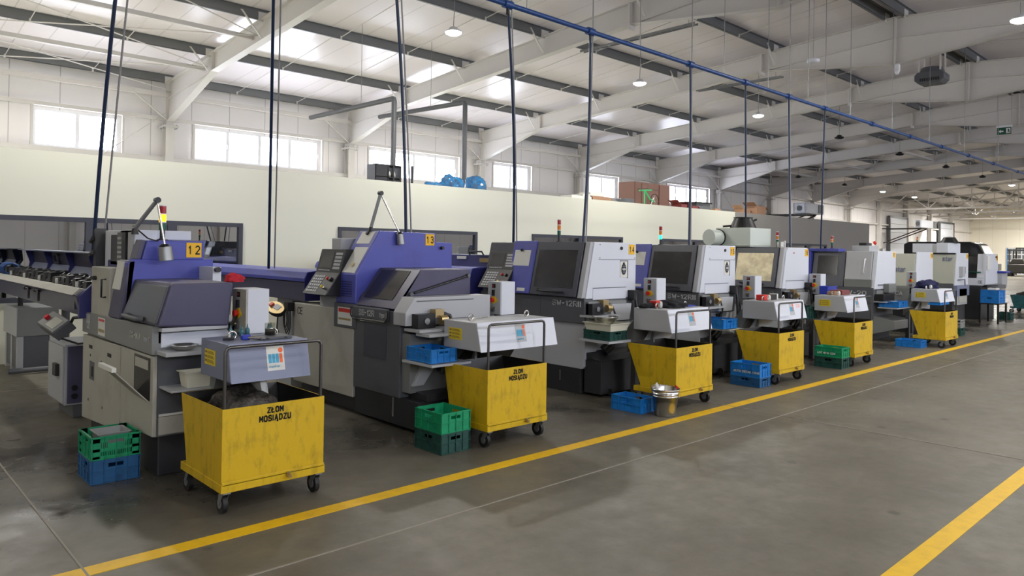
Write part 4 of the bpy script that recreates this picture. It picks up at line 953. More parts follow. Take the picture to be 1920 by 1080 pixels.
# ---------------------------------------------------------------- machine 13
x = 3.96
t = thing('cnc_lathe', (x, 5.7, 0), 'violet blue lathe with number plate 13 and a folding lamp arm on top', 'machine')
MB().box(x + 0.08, x + 1.0, 5.8, 7.8, 0.0, 0.3, 'basedark').build('base', t, 0.01)
MB().box(x + 0.02, x + 1.1, 5.45, 6.54, 0.03, 0.29, 'basedark').box(x + 0.1, x + 1.1, 5.42, 5.7, 0.29, 0.36, 'basedark').box(x + 0.012, x + 0.02, 5.83, 5.86, 0.1, 0.28, 'chrome').build('coolant_tank', t, 0.01)
rp = MB().box(x, x + 1.0, 6.56, 7.85, 0.17, 1.06, 'beige').build('rear_cabinet', t, 0.008)
stroke('CE', 0.07, (x - 0.0015, 7.76, 0.94), '-X', 'ink', t, 'ce_mark', sx=1.0, wgt=0.8)
fp = MB().box(x, x + 1.0, 5.73, 6.54, 0.29, 1.1, 'dgrey').build('front_body', t, 0.008)
MB().box(x - 0.006, x + 0.002, 5.95, 6.35, 0.62, 0.98, 'slate').build('chute_flap', fp)
MB().box(x - 0.035, x, 5.94, 6.38, 0.975, 1.0, 'chrome').build('chute_handle', fp)
mb = MB().box(x - 0.03, x, 5.9, 6.52, 1.0, 1.115, 'dgrey').build('model_band', t, 0.012)
MB().tube([(x - 0.04, 6.54, 1.1), (x - 0.045, 6.54, 1.02), (x - 0.045, 6.5, 0.99), (x - 0.045, 5.92, 0.985), (x - 0.045, 5.88, 1.02), (x - 0.04, 5.88, 1.1)], 0.008, 'black').build('band_rail', mb)
stroke('SB-12R', 0.05, (x - 0.0325, 6.4, 1.032), '-X', 'silver', t, 'model_lettering', sx=1.05, wgt=1.3)
stroke('type E', 0.042, (x - 0.0325, 6.03, 1.034), '-X', 'silver', t, 'model_lettering', sx=0.72, wgt=1.0)
bl = MB().box(x - 0.015, x + 0.25, 6.5, 6.93, 0.87, 1.12, 'dgrey').build('label_box', t, 0.008)
MB().box(x - 0.02, x - 0.014, 6.56, 6.84, 0.9, 1.08, 'paper').box(x - 0.022, x - 0.015, 6.58, 6.82, 1.03, 1.07, 'red').box(x - 0.022, x - 0.015, 6.58, 6.82, 0.95, 0.97, 'brass').build('warning_label', bl)
cv = MB().prism([(x, 1.12), (x, 1.42), (x + 0.28, 1.88), (4.98, 1.87), (4.98, 1.775), (5.21, 1.77), (5.21, 1.1)], 6.53, 6.92, 'y', 'blue')
cv.prism([(x + 0.3, 1.1), (x + 0.4, 1.75), (5.15, 1.72), (5.15, 1.1)], 6.92, 7.6, 'y', 'navy')
cv = cv.build('top_cover', t, 0.012)
vm = MB()
for i in range(7): vm.box(x - 0.003, x + 0.001, 6.6, 6.8, 1.19 + i * 0.025, 1.203 + i * 0.025, 'navy')
vm.build('vent_slots', cv)
L1 = math.atan2(0.28, 0.46)
def sl(y0, y1, a, b, off, mat):
    P = lambda u: (x + 0.28 * u, 1.42 + 0.46 * u); n = (-math.cos(L1) * off, math.sin(L1) * off)
    p, q = P(a), P(b)
    return MB().hexa([(p[0], y0, p[1]), (p[0] + n[0], y0, p[1] + n[1]), (p[0] + n[0], y1, p[1] + n[1]), (p[0], y1, p[1]), (q[0], y0, q[1]), (q[0] + n[0], y0, q[1] + n[1]), (q[0] + n[0], y1, q[1] + n[1]), (q[0], y1, q[1])], mat)
o = sl(6.57, 6.82, 0.04, 0.62, 0.003, 'paper').build('paper_sheet', cv); sl(6.6, 6.85, 0.7, 0.98, 0.003, 'paper').build('paper_sheet', cv)
c0 = Vector((x + 0.28 * 0.2 - 0.003, 6.68, 1.42 + 0.46 * 0.22)); MB().cyl(c0, c0 + Vector((-0.004, 0, 0.003)), 0.024, 0.024, 'brass', 18).build('round_seal', cv)
c0 = Vector((x + 0.28 * 0.93, 6.72, 1.42 + 0.46 * 0.93)); MB().cyl(c0, c0 + Vector((-0.02, 0, 0.012)), 0.02, 0.02, 'ink', 14).build('magnet', cv)
k = MB(); k.cyl((5.05, 6.53, 1.71), (5.05, 6.49, 1.71), 0.018, 0.018, 'black', 12); k.build('latch_knob', cv)
plate_num(t, 4.83, 6.53, 1.735, 0.085, '13', w=0.12, h=0.125)
hood = MB().prism([(x, 1.12), (x + 0.29, 1.495), (4.88, 1.495), (4.88, 1.235), (4.05, 1.235), (4.0, 1.12)], 5.81, 6.53, 'y', 'purple').build('hood', t, 0.008)
def hl(y0, y1, a, b, off, mat):
    P = lambda u: (x + 0.29 * u, 1.12 + 0.375 * u)
    p, q = P(a), P(b)
    return MB().hexa([(p[0], y0, p[1]), (p[0] - off, y0, p[1] + off), (p[0] - off, y1, p[1] + off), (p[0], y1, p[1]), (q[0], y0, q[1]), (q[0] - off, y0, q[1] + off), (q[0] - off, y1, q[1] + off), (q[0], y1, q[1])], mat)
hl(5.95, 6.46, 0.2, 0.94, 0.004, 'smoke').build('hood_window', hood)
MB().tube([(4.16, 5.79, 1.27), (4.8, 5.79, 1.42)], 0.012, 'black').cyl((4.12, 5.8, 1.26), (4.12, 5.77, 1.26), 0.02, 0.02, 'dgrey').cyl((4.83, 5.8, 1.43), (4.83, 5.77, 1.43), 0.02, 0.02, 'dgrey').build('gas_strut', hood)
ep = MB().prism([(3.93, 1.1), (4.03, 1.24), (4.97, 1.24), (4.97, 0.98), (3.93, 0.98)], 5.6, 5.8, 'y', 'lgrey').box(4.05, 4.75, 5.595, 5.61, 1.2, 1.21, 'dgrey').box(4.05, 4.75, 5.595, 5.61, 1.02, 1.03, 'dgrey').build('end_panel', t, 0.006)
pump_unit(t, 4.0, 0.96, 5.52)
MB().box(3.98, 4.35, 5.3, 5.5, 0.9, 0.925, 'lgrey').build('end_shelf', t)
MB().box(3.99, 4.95, 5.6, 5.74, 0.35, 0.9, 'grey').prism([(4.0, 0.42), (4.1, 0.6), (4.3, 0.64), (4.12, 0.42)], 5.56, 5.6, 'y', 'lgrey').build('discharge_opening', t, 0.004)
MB().box(3.9, 4.35, 5.15, 5.6, 0.655, 0.675, 'lgrey').build('tray_shelf', t)
cnc_panel(t, x - 0.02, 6.82, 7.32, 1.2, 1.43, 1.68)
MB().box(x + 0.02, x + 0.3, 6.9, 7.3, 1.06, 1.17, 'lgrey').build('panel_mount', t, 0.01)
MB().box(x + 0.1, x + 0.4, 7.0, 7.2, 1.6, 1.8, 'lgrey').build('junction_box', t, 0.01)
work_lamp(t, (4.24, 6.7, 1.87), (4.3, 6.62, 2.28), (4.47, 6.5, 1.8), 0.042)

# ---------------------------------------------------------------- machines 14, 15, 16
lathe_sw(6.54, '14', 'lathe with number plate 14, blue side cover and large smoked door')
lathe_sw(8.97, '15', 'lathe with number plate 15 and green beacon lit on top', lit='green', tower=(9.13, 6.47))
lathe_sw(11.4, '16', 'white lathe with rounded corner and number plate 16, below the black fan cone', logo='', bluec='dgrey', round_top=True, tower=(12.27, 6.22))
# mist collector on machine 16
t = thing('mist_collector', (11.8, 6.5, 1.82), 'pale green mist collector with black fan cone standing on machine 16', 'air cleaner')
MB().box(11.45, 12.17, 6.29, 6.95, 1.815, 2.14, 'greenwhite').box(11.44, 12.18, 6.28, 6.96, 1.835, 1.85, 'greenwhite').build('housing', t, 0.008)
MB().cyl((11.8, 6.62, 2.14), (11.8, 6.62, 2.32), 0.23, 0.155, 'black', 28).cyl((11.8, 6.62, 2.32), (11.8, 6.62, 2.335), 0.165, 0.165, 'black', 28).build('fan_cone', t)
MB().tube([(11.6, 6.9, 2.17), (11.75, 6.55, 2.2), (11.97, 6.46, 2.3)], 0.018, 'rubber').build('suction_hose', t)
MB().cyl((11.45, 6.88, 1.97), (11.18, 6.92, 1.97), 0.14, 0.14, 'greenwhite', 24).cyl((11.42, 6.88, 1.97), (11.4, 6.88, 1.97), 0.15, 0.15, 'black', 24).build('inlet_duct', t)
def filt(x, y, z, who):
    o = MB().cyl((x, y, z), (x, y, z + 0.09), 0.06, 0.06, 'chrome', 20).cyl((x, y, z + 0.09), (x, y, z + 0.1), 0.065, 0.065, 'chrome', 20).cyl((x + 0.14, y, z), (x + 0.14, y, z + 0.12), 0.025, 0.025, 'chrome', 12)
    tag(o.build('vent_canister'), 'shiny steel vent canister on top of ' + who, 'canister')
filt(12.05, 6.05, 1.81, 'machine 16, beside its number plate')

# ---------------------------------------------------------------- machine 17
x = 15.2
t = thing('cnc_lathe', (x, 5.7, 0), 'long grey and white lathe number 17 with slim white door handle and dark window', 'machine')
MB().box(x + 0.05, x + 1.05, 5.75, 8.0, 0, 0.45, 'basedark').prism([(5.3, 0.25), (5.75, 0.12), (5.75, 0.5), (5.3, 0.42)], x + 0.05, x + 0.9, 'x', 'grey').build('base', t, 0.01)
MB().box(x + 0.02, x + 1.1, 5.7, 8.0, 0.42, 0.8, 'dgrey').build('lower_panel', t, 0.01)
MB().box(x, x + 1.12, 5.68, 8.0, 0.75, 1.05, 'dgrey').build('middle_band', t, 0.008)
stroke('SV-20', 0.08, (x - 0.004, 6.27, 0.9), '-X', 'silver', t, 'model_lettering', sx=1.25, wgt=1.3)
MB().prism([(x, 1.05), (x + 0.13, 1.78), (x + 1.12, 1.78), (x + 1.12, 1.05)], 5.75, 6.27, 'y', 'lgrey').prism([(x, 1.05), (x, 1.22), (x + 1.1, 1.22), (x + 1.1, 1.05)], 5.72, 6.27, 'y', 'grey').build('sliding_hood', t, 0.012)
MB().prism([(x, 1.02), (x + 0.16, 1.79), (x + 1.12, 1.79), (x + 1.12, 1.02)], 5.66, 5.745, 'y', 'white').box(x + 0.15, x + 0.6, 5.64, 5.66, 1.1, 1.12, 'dgrey').box(x + 0.45, x + 0.85, 5.55, 5.66, 0.95, 1.13, 'grey').build('end_cover', t, 0.01)
MB().tube([(x + 0.06, 5.86, 1.62), (x + 0.03, 5.86, 1.63), (x - 0.02, 5.88, 1.36), (x + 0.02, 5.88, 1.34)], 0.011, 'pvc').build('door_handle', t)
dr = MB().prism([(x, 1.05), (x + 0.13, 1.76), (x + 1.0, 1.76), (x + 1.0, 1.05)], 6.28, 6.95, 'y', 'slate').build('sliding_door', t, 0.01)
MB().hexa([(x + 0.03, 6.42, 1.28), (x + 0.06, 6.42, 1.28), (x + 0.06, 6.84, 1.28), (x + 0.03, 6.84, 1.28), (x + 0.105, 6.42, 1.68), (x + 0.13, 6.42, 1.68), (x + 0.13, 6.84, 1.68), (x + 0.105, 6.84, 1.68)], 'smoke').build('door_window', dr)
MB().box(x + 0.05, x + 0.4, 6.4, 7.3, 1.765, 1.83, 'blue').box(x + 0.02, x + 0.4, 6.97, 7.3, 1.05, 1.765, 'blue').build('rear_cover', t, 0.01)
plate_num(t, x + 0.95, 5.66, 1.66, 0.09, '17', w=0.12, h=0.11)
beacon(t, x + 0.2, 6.6, 1.83, 0.26, 0.024)
MB().box(x + 0.6, x + 1.1, 6.0, 6.35, 1.78, 1.9, 'lgrey').box(x + 0.7, x + 1.0, 6.1, 6.25, 1.9, 1.96, 'black').cyl((x + 0.85, 6.0, 1.95), (x + 0.85, 5.97, 1.97), 0.04, 0.04, 'red').build('roof_unit', t, 0.006)
MB().box(x + 0.1, x + 0.6, 5.66, 5.72, 0.86, 1.0, 'grey').box(x + 0.02, x + 0.6, 5.5, 5.66, 0.8, 0.93, 'black').box(x + 0.02, x + 0.75, 5.45, 5.68, 0.77, 0.79, 'lgrey').build('part_ejector', t)
MB().box(x + 0.05, x + 1.4, 5.25, 5.62, 0.655, 0.675, 'lgrey').build('tray_shelf', t)
MB().tube([(x + 1.35, 5.25, 0.65), (x + 1.38, 5.25, 0.0)], 0.025, 'lgrey').build('shelf_leg', t)

# ---------------------------------------------------------------- machines 18, 19, 20
def lathe_star(x, num, label, w=1.15, zt=1.79, ylogo=6.35, zlogo=1.28, split=True, col2='sage'):
    t = thing('cnc_lathe', (x, 5.7, 0), label, 'machine')
    MB().box(x + 0.05, x + w, 5.75, 8.2, 0, 0.6, 'basedark').build('base', t, 0.01)
    MB().box(x, x + w, 5.72, 8.2, 0.6, 1.02, 'grey' if not split else 'dgrey').build('lower_band', t, 0.01)
    dr = MB().prism([(x, 1.02), (x + 0.12, zt - 0.04), (x + w, zt - 0.04), (x + w, 1.02)], 5.72, 8.2, 'y', col2).build('front_cover', t, 0.012)
    MB().prism([(x - 0.005, 0.98), (x + 0.15, zt), (x + w, zt), (x + w, 0.98)], 5.68, 5.72, 'y', 'white').build('end_cover', t, 0.012)
    if split: MB().hexa([(x - 0.01, 6.55, 1.04), (x + 0.01, 6.55, 1.04), (x + 0.01, 6.57, 1.04), (x - 0.01, 6.57, 1.04), (x + 0.105, 6.55, 1.73), (x + 0.125, 6.55, 1.73), (x + 0.125, 6.57, 1.73), (x + 0.105, 6.57, 1.73)], 'ink').build('door_gap', dr)
    fx = x + 0.12 * (zlogo - 1.02) / (zt - 1.06) - 0.012
    stroke('star', 0.105, (fx, ylogo, zlogo), '-X', 'slateblue', t, 'maker_lettering', sx=0.72, lean=0.155, wgt=1.3)
    plate_num(t, x + w - 0.18, 5.68, zt - 0.14, 0.08, num, w=0.15, h=0.12)
    MB().tube([(x + 0.15, 5.66, 1.12), (x + 0.55, 5.62, 1.13), (x + 0.56, 5.62, 0.98)], 0.013, 'dgrey').build('grab_rail', t)
    MB().box(x + 0.1, x + 0.9, 5.66, 5.74, 0.5, 0.95, 'lgrey').box(x + 0.2, x + 0.8, 5.64, 5.66, 0.55, 0.9, 'beige').build('end_panel', t, 0.004)
    return t
t = lathe_star(17.55, '18', 'pale sage lathe numbered 18, right of the long white-handled machine', zlogo=1.35, ylogo=6.12, split=False)
stroke('CA', 0.08, (17.535, 6.08, 0.83), '-X', 'silver', t, 'model_lettering', sx=1.0, wgt=1.3)
MB().hexa([(17.56, 6.2, 1.02), (17.6, 6.2, 1.02), (17.6, 6.4, 1.02), (17.56, 6.4, 1.02), (17.63, 6.22, 1.45), (17.66, 6.22, 1.45), (17.66, 6.28, 1.45), (17.63, 6.28, 1.45)], 'slate').build('side_window', t)
filt(17.9, 6.5, 1.76, 'machine 18')
t = lathe_star(20.35, '19', 'pale lathe numbered 19, left of the black enclosure machine', w=1.05, zlogo=1.59, ylogo=5.99)
MB().box(20.65, 20.85, 5.6, 5.68, 1.2, 1.45, 'lgrey').box(20.95, 21.1, 5.66, 5.69, 1.27, 1.44, 'ink').build('key_switch_box', t)
MB().box(20.36, 21.35, 5.64, 5.74, 0.72, 0.98, 'slateblue').build('end_band', t)
filt(20.95, 6.0, 1.79, 'machine 19, beside the dark machine')
t = thing('mist_collector', (20.9, 6.2, 1.79), 'white box mist collector with black fan cone on machine 19, farther of the two', 'air cleaner')
MB().box(20.4, 21.3, 6.22, 6.68, 1.79, 2.02, 'white').build('housing', t, 0.008)
MB().box(20.38, 21.38, 5.86, 6.12, 1.79, 2.04, 'white').box(20.4, 21.3, 6.12, 6.22, 1.79, 1.98, 'lgrey').build('filter_box', t, 0.008)
MB().cyl((20.98, 6.0, 2.04), (20.98, 6.0, 2.19), 0.22, 0.13, 'black', 28).build('fan_cone', t)
beacon(t, 20.5, 6.6, 2.02, 0.17, 0.02)
# machine 20, black and white
x = 22.9
t = thing('cnc_lathe', (x, 5.7, 0), 'black and white machine at the end of the row, behind the stand with blue crates', 'machine')
MB().box(x - 0.05, x + 1.2, 5.75, 7.9, 0, 0.92, 'basedark').build('base', t, 0.015)
fc = MB().box(x, x + 1.2, 5.72, 7.9, 0.92, 1.12, 'white').prism([(x, 1.12), (x + 0.1, 1.78), (x + 1.2, 1.78), (x + 1.2, 1.12)], 5.72, 5.88, 'y', 'white').build('front_cover', t, 0.012)
MB().prism([(x, 1.12), (x + 0.09, 1.72), (x + 1.2, 1.72), (x + 1.2, 1.12)], 5.88, 7.9, 'y', 'smoke').build('dark_door', t, 0.01)
MB().box(x - 0.008, x + 0.03, 5.78, 6.1, 1.27, 1.3, 'exit').build('green_stripe', fc)
stroke('CE', 0.07, (x - 0.004, 5.84, 0.98), '-X', 'ink', t, 'ce_mark', sx=0.8, wgt=0.8)
MB().box(x + 0.02, x + 1.18, 5.66, 5.74, 0.95, 1.79, 'white').box(x + 0.05, x + 0.28, 5.63, 5.66, 1.35, 1.72, 'paper').cyl((x + 0.95, 5.66, 1.7), (x + 0.95, 5.64, 1.7), 0.03, 0.03, 'ink').build('end_cover', t, 0.01)
plate_num(t, x + 1.0, 5.66, 1.6, 0.09, '20', w=0.14, h=0.16)
MB().box(x + 1.15, x + 1.7, 5.55, 6.2, 0.85, 1.26, 'lgrey').box(x + 1.1, x + 1.6, 5.45, 5.7, 1.26, 1.31, 'bluebin').box(x + 0.1, x + 0.9, 5.4, 5.66, 0.85, 0.95, 'dgrey').build('end_cabinet', t, 0.01)

# ---------------------------------------------------------------- bar feeders
t = thing('bar_feeder', (2.0, 9.5, 0), 'open bar feeder with raised blue lid and black bar guides, left of machine 12', 'bar feeder')
MB().prism([(1.7, 1.05), (1.66, 1.23), (1.72, 1.28), (2.02, 1.28), (2.02, 1.05)], 7.45, 11.9, 'y', 'purple').build('trough', t, 0.008)
MB().hexa([(1.64, 7.5, 1.235), (1.7, 7.5, 1.235), (1.7, 11.9, 1.235), (1.64, 11.9, 1.235), (1.7, 7.52, 1.29), (1.76, 7.52, 1.285), (1.76, 11.9, 1.285), (1.7, 11.9, 1.29)], 'beige').build('front_rail', t)
MB().prism([(1.68, 1.03), (1.68, 1.23), (1.78, 1.33), (2.1, 1.4), (2.1, 1.03)], 7.42, 7.47, 'y', 'navy').build('end_plate', t, 0.004)
ld = MB().hexa([(2.02, 7.6, 1.28), (2.05, 7.6, 1.28), (2.05, 11.9, 1.28), (2.02, 11.9, 1.28), (2.12, 7.6, 1.44), (2.15, 7.6, 1.44), (2.15, 11.9, 1.44), (2.12, 11.9, 1.44)], 'slateblue')
ld.hexa([(2.12, 7.6, 1.44), (2.15, 7.6, 1.44), (2.15, 11.9, 1.44), (2.12, 11.9, 1.44), (2.1, 7.6, 1.6), (2.13, 7.6, 1.61), (2.13, 11.9, 1.61), (2.1, 11.9, 1.6)], 'purple')
ld.box(1.94, 2.13, 7.6, 11.9, 1.598, 1.61, 'slateblue')
for y in (7.65, 8.6, 9.6, 10.7, 11.8): ld.prism([(2.04, 1.3), (2.07, 1.44), (2.02, 1.59), (2.12, 1.6), (2.15, 1.44), (2.06, 1.28)], y, y + 0.04, 'y', 'navy')
ld.build('lid', t)
MB().tube([(2.09, 10.4, 1.46), (2.07, 10.4, 1.56), (2.07, 10.2, 1.56), (2.09, 10.2, 1.46), (2.09, 10.4, 1.46)], 0.012, 'slate').build('lid_handle', t)
rnd = random.Random(4)
for i in range(20):
    y = 7.58 + i * 0.208
    mb = MB(); a = rnd.uniform(-0.04, 0.04); hh = rnd.uniform(-0.02, 0.03)
    mb.hexa([(1.76, y, 1.22), (1.98, y + 0.02, 1.22), (1.98, y + 0.15, 1.22), (1.76, y + 0.13, 1.22), (1.77, y + a, 1.36 + hh), (1.94, y + a, 1.37 + hh), (1.94, y + 0.12 + a, 1.38 + hh), (1.77, y + 0.12 + a, 1.36 + hh)], 'black')
    mb.box(1.82, 1.86, y + 0.02 + a, y + 0.08 + a, 1.33 + hh, 1.38 + hh, 'black').tube([(1.76, y + 0.15, 1.28), (1.84, y + 0.2, 1.36), (1.95, y + 0.17, 1.34)], 0.018, 'rubber').tube([(1.78, y - 0.03, 1.32), (1.88, y + 0.1, 1.38)], 0.014, 'black')
    mb.cyl((1.78, y + 0.18, 1.28), (1.84, y + 0.2, 1.36), 0.025, 0.025, 'black', 10)
    if i % 4 == 1: mb.box(1.745, 1.765, y + 0.05, y + 0.08, 1.29, 1.34, 'paper')
    mb.build('bar_guide', t)
MB().tube([(1.8, 7.6, 1.26), (1.8, 11.7, 1.26)], 0.03, 'black').build('guide_channel', t)
k = MB()
for y in (9.45, 8.95): k.cyl((1.69, y, 1.2), (1.62, y, 1.2), 0.012, 0.012, 'black', 8).tube([(1.64, y + 0.12, 1.2), (1.63, y - 0.1, 1.19), (1.63, y - 0.1, 1.1)], 0.011, 'black').cyl((1.64, y + 0.11, 1.2), (1.64, y + 0.15, 1.2), 0.02, 0.02, 'black', 10)
k.build('clamp_lever', t)
MB().box(1.67, 1.69, 7.56, 7.6, 1.1, 1.2, 'slate').build('pull_handle', t, 0.004)
st = MB().box(1.85, 2.32, 11.3, 12.2, 0.476, 0.85, 'grey').box(1.84, 1.855, 11.3, 12.2, 0.476, 0.85, 'lgrey').build('feeder_base', t, 0.01)
mb = MB()
for y in (11.32, 11.7, 12.1): mb.box(1.86, 1.93, y, y + 0.08, 0.0, 0.48, 'lgrey').box(2.22, 2.29, y, y + 0.08, 0.0, 0.48, 'lgrey')
mb.box(1.93, 2.22, 11.34, 11.36, 0.05, 0.47, 'dgrey').box(1.87, 1.89, 11.4, 12.1, 0.05, 0.47, 'dgrey'); mb.tube([(1.75, 11.2, 0.05), (2.45, 11.2, 0.05)], 0.035, 'dgrey'); mb.build('stand_frame', t, 0.004)
MB().tube([(1.95, 11.7, 0.84), (1.95, 11.7, 1.06)], 0.03, 'black').build('support_post', t)
MB().tube([(1.9, 8.95, 0.0), (1.9, 8.95, 1.06)], 0.04, 'dgrey').build('support_post', t)
stroke('FMB', 0.075, (1.848, 11.95, 0.62), '-X', 'red', t, 'maker_lettering', sx=1.1, wgt=0.9)
# electrical cabinet beside it
t = thing('electrical_cabinet', (1.95, 8.3, 0), 'light grey electrical cabinet with black rotary switch, left of machine 12', 'cabinet')
MB().box(1.72, 2.05, 8.1, 8.75, 0.13, 0.72, 'lgrey').box(1.74, 2.03, 8.08, 8.1, 0.15, 0.7, 'purple').box(1.8, 2.05, 8.12, 8.7, 0, 0.13, 'dgrey').build('cabinet_body', t, 0.006)
MB().box(1.705, 1.72, 8.12, 8.73, 0.15, 0.7, 'lgrey').build('door', t, 0.004)
MB().box(1.67, 1.705, 8.25, 8.38, 0.4, 0.52, 'black').build('rotary_switch', t, 0.006)
k = MB()
for cx, cz in ((1.8, 0.3), (1.8, 0.22), (1.9, 0.33)): k.cyl((cx, 8.08, cz), (cx, 8.065, cz), 0.028, 0.028, 'black', 14)
k.tube([(1.9, 8.07, 0.26), (1.95, 7.95, 0.22), (2.0, 7.75, 0.2)], 0.025, 'black'); k.build('cable_gland', t)
t = thing('control_pendant', (1.55, 7.9, 0.9), 'grey push-button pendant box hanging on an arm left of machine 12', 'control box')
p = [(1.5, 7.7, 0.93), (1.68, 7.7, 0.86), (1.68, 8.0, 0.9), (1.5, 8.0, 0.97)]
c = Vector((1.6, 7.93, 0.94)); R = Matrix.Rotation(math.radians(-38), 3, 'Y') @ Matrix.Rotation(math.radians(12), 3, 'X')
def rb(mb, x0, x1, y0, y1, z0, z1, mat):
    vs = [c + R @ Vector((a, b, d)) for a in (x0, x1) for b in (y0, y1) for d in (z0, z1)]
    mb.add(vs, [(0, 1, 3, 2), (4, 6, 7, 5), (0, 4, 5, 1), (2, 3, 7, 6), (0, 2, 6, 4), (1, 5, 7, 3)], mat)
mb = MB(); rb(mb, -0.09, 0.09, -0.2, 0.2, -0.07, 0.03, 'dgrey'); mb.build('casing', t, 0.006)
mb = MB(); rb(mb, -0.08, 0.08, -0.19, 0.19, 0.03, 0.038, 'grey'); rb(mb, -0.06, 0.05, -0.14, 0.04, 0.038, 0.042, 'sage'); mb.build('face_plate', t)
p = c + R @ Vector((0.0, 0.11, 0.038)); MB().cyl(p, p + R @ Vector((0, 0, 0.035)), 0.022, 0.026, 'redcloth', 14).build('stop_button', t)
MB().tube([c + Vector((0.1, -0.1, 0)), (1.68, 7.62, 1.02), (1.76, 7.55, 1.03)], 0.014, 'black').tube([c + Vector((0.08, -0.05, -0.05)), (1.62, 7.75, 0.82), (1.72, 7.62, 0.78), (1.8, 7.55, 0.79)], 0.009, 'rubber').build('support_arm', t)
# closed feeders
def feeder(x, y0, y1, z0, z1, label, w=0.4):
    t = thing('bar_feeder', (x, y0, 0), label, 'bar feeder')
    zm = z1 - 0.11
    MB().box(x, x + w, y0, y1, z0, zm - 0.03, 'purple').build('trough', t, 0.006)
    MB().box(x + 0.02, x + w, y0 + 0.01, y1, zm - 0.04, zm, 'ink').build('gap_strip', t)
    MB().prism([(x - 0.015, zm - 0.02), (x - 0.015, zm + 0.02), (x + 0.02, z1 - 0.02), (x + 0.16, z1), (x + w, z1), (x + w, zm - 0.02)], y0 - 0.01, y1, 'y', 'blue').build('lid', t, 0.006)
    MB().prism([(x + 0.0, z0), (x - 0.012, zm - 0.02), (x + 0.03, z1 - 0.02), (x + w, z1 - 0.02), (x + w, z0)], y0 - 0.015, y0, 'y', 'navy').build('end_plate', t)
    for yy in (y0 + 0.7, y1 - 0.7): MB().box(x + 0.1, x + w - 0.08, yy - 0.2, yy + 0.2, 0, z0, 'lgrey').build('pedestal', t, 0.01)
    return t
t = feeder(4.0, 7.68, 11.4, 1.08, 1.43, 'closed violet bar feeder running between machines 12 and 13')
MB().box(3.982, 3.99, 10.5, 10.9, 1.33, 1.38, 'paper').build('rating_label', t)
t = feeder(6.4, 7.62, 11.9, 1.08, 1.46, 'blue bar feeder behind the top of machine 13')
MB().prism([(6.72, 1.44), (6.74, 1.62), (6.78, 1.63), (6.8, 1.44)], 7.62, 11.8, 'y', 'navy').build('raised_lid', t)
MB().tube([(6.7, 8.0, 1.62), (6.68, 7.98, 1.67), (6.68, 7.72, 1.67), (6.7, 7.7, 1.62)], 0.012, 'black').box(6.71, 6.725, 7.6, 7.8, 1.52, 1.58, 'brass').box(6.71, 6.725, 8.1, 8.3, 1.56, 1.6, 'paper').build('lid_handle', t)
MB().box(6.1, 6.3, 7.8, 8.6, 1.18, 1.36, 'purple').cyl((6.09, 8.0, 1.3), (6.05, 8.0, 1.3), 0.02, 0.02, 'black').build('side_box', t)
for i, xx in enumerate((8.9, 11.3)): feeder(xx, 8.05, 11.8, 1.08, 1.46, ['bar feeder mostly hidden behind the lathe with the green lit beacon', 'bar feeder hidden behind the lathe that carries the black fan cone'][i])
# handheld reader on the wall of machine 13
t = thing('remote_controller', (3.9, 8.0, 0.6), 'yellow and black handheld control unit with coiled cables beside the beige cabinet of machine 13', 'controller')
c = Vector((3.82, 8.02, 0.98)); R = Matrix.Rotation(math.radians(-35), 3, 'Y') @ Matrix.Rotation(math.radians(25), 3, 'X')
mb = MB(); vs = []
for z, s in ((-0.04, 0.85), (0.0, 1.0), (0.02, 0.97)):
    for i in range(24): a = 2 * PI * i / 24; vs.append(c + R @ Vector((0.09 * s * math.cos(a), 0.14 * s * math.sin(a), z)))
fs = [(k * 24 + i, k * 24 + (i + 1) % 24, (k + 1) * 24 + (i + 1) % 24, (k + 1) * 24 + i) for k in range(2) for i in range(24)]
mb.add(vs, fs + [tuple(range(23, -1, -1)), tuple(range(48, 72))], 'rubber'); mb.build('casing', t)
vs = [c + R @ Vector((0.08 * math.cos(2 * PI * i / 24), 0.128 * math.sin(2 * PI * i / 24), z)) for z in (0.02, 0.026) for i in range(24)]
mb = MB().add(vs, [tuple(range(23, -1, -1)), tuple(range(24, 48))] + [(i, (i + 1) % 24, (i + 1) % 24 + 24, i + 24) for i in range(24)], 'brass')
rb2 = lambda x0, x1, y0, y1, z0, z1, mat: mb.add([c + R @ Vector((a, b, d)) for a in (x0, x1) for b in (y0, y1) for d in (z0, z1)], [(0, 1, 3, 2), (4, 6, 7, 5), (0, 4, 5, 1), (2, 3, 7, 6), (0, 2, 6, 4), (1, 5, 7, 3)], mat)
rb2(-0.02, 0.05, -0.06, 0.03, 0.026, 0.03, 'lgrey'); rb2(-0.02, 0.03, 0.05, 0.09, 0.026, 0.045, 'red'); mb.build('face_plate', t)
MB().box(3.88, 3.97, 7.85, 7.95, 0.96, 1.06, 'black').box(3.96, 4.0, 7.845, 7.86, 0.9, 1.05, 'black').build('holder', t)
mb = MB()
for i in range(4):
    r = 0.07 + i * 0.02
    mb.tube([(3.9 + 0.01 * i, 7.95 + r * 0.6 * math.cos(a * PI / 8), 0.86 + r * 1.4 * math.sin(a * PI / 8)) for a in range(17)], 0.006, 'black', 6)
mb.tube([(3.86, 8.05, 0.94), (3.85, 8.05, 0.75), (3.9, 8.0, 0.6)], 0.008, 'black', 6); mb.build('coiled_cable', t)
# pale rail and floor cable in the gap
tag(MB().box(3.0, 3.9, 8.3, 8.35, 0.62, 0.78, 'lgrey').box(2.9, 3.0, 8.2, 8.45, 0, 0.78, 'lgrey').build('cable_duct', bevel=0.006), 'light grey cable duct in the gap between machines 12 and 13', 'duct')

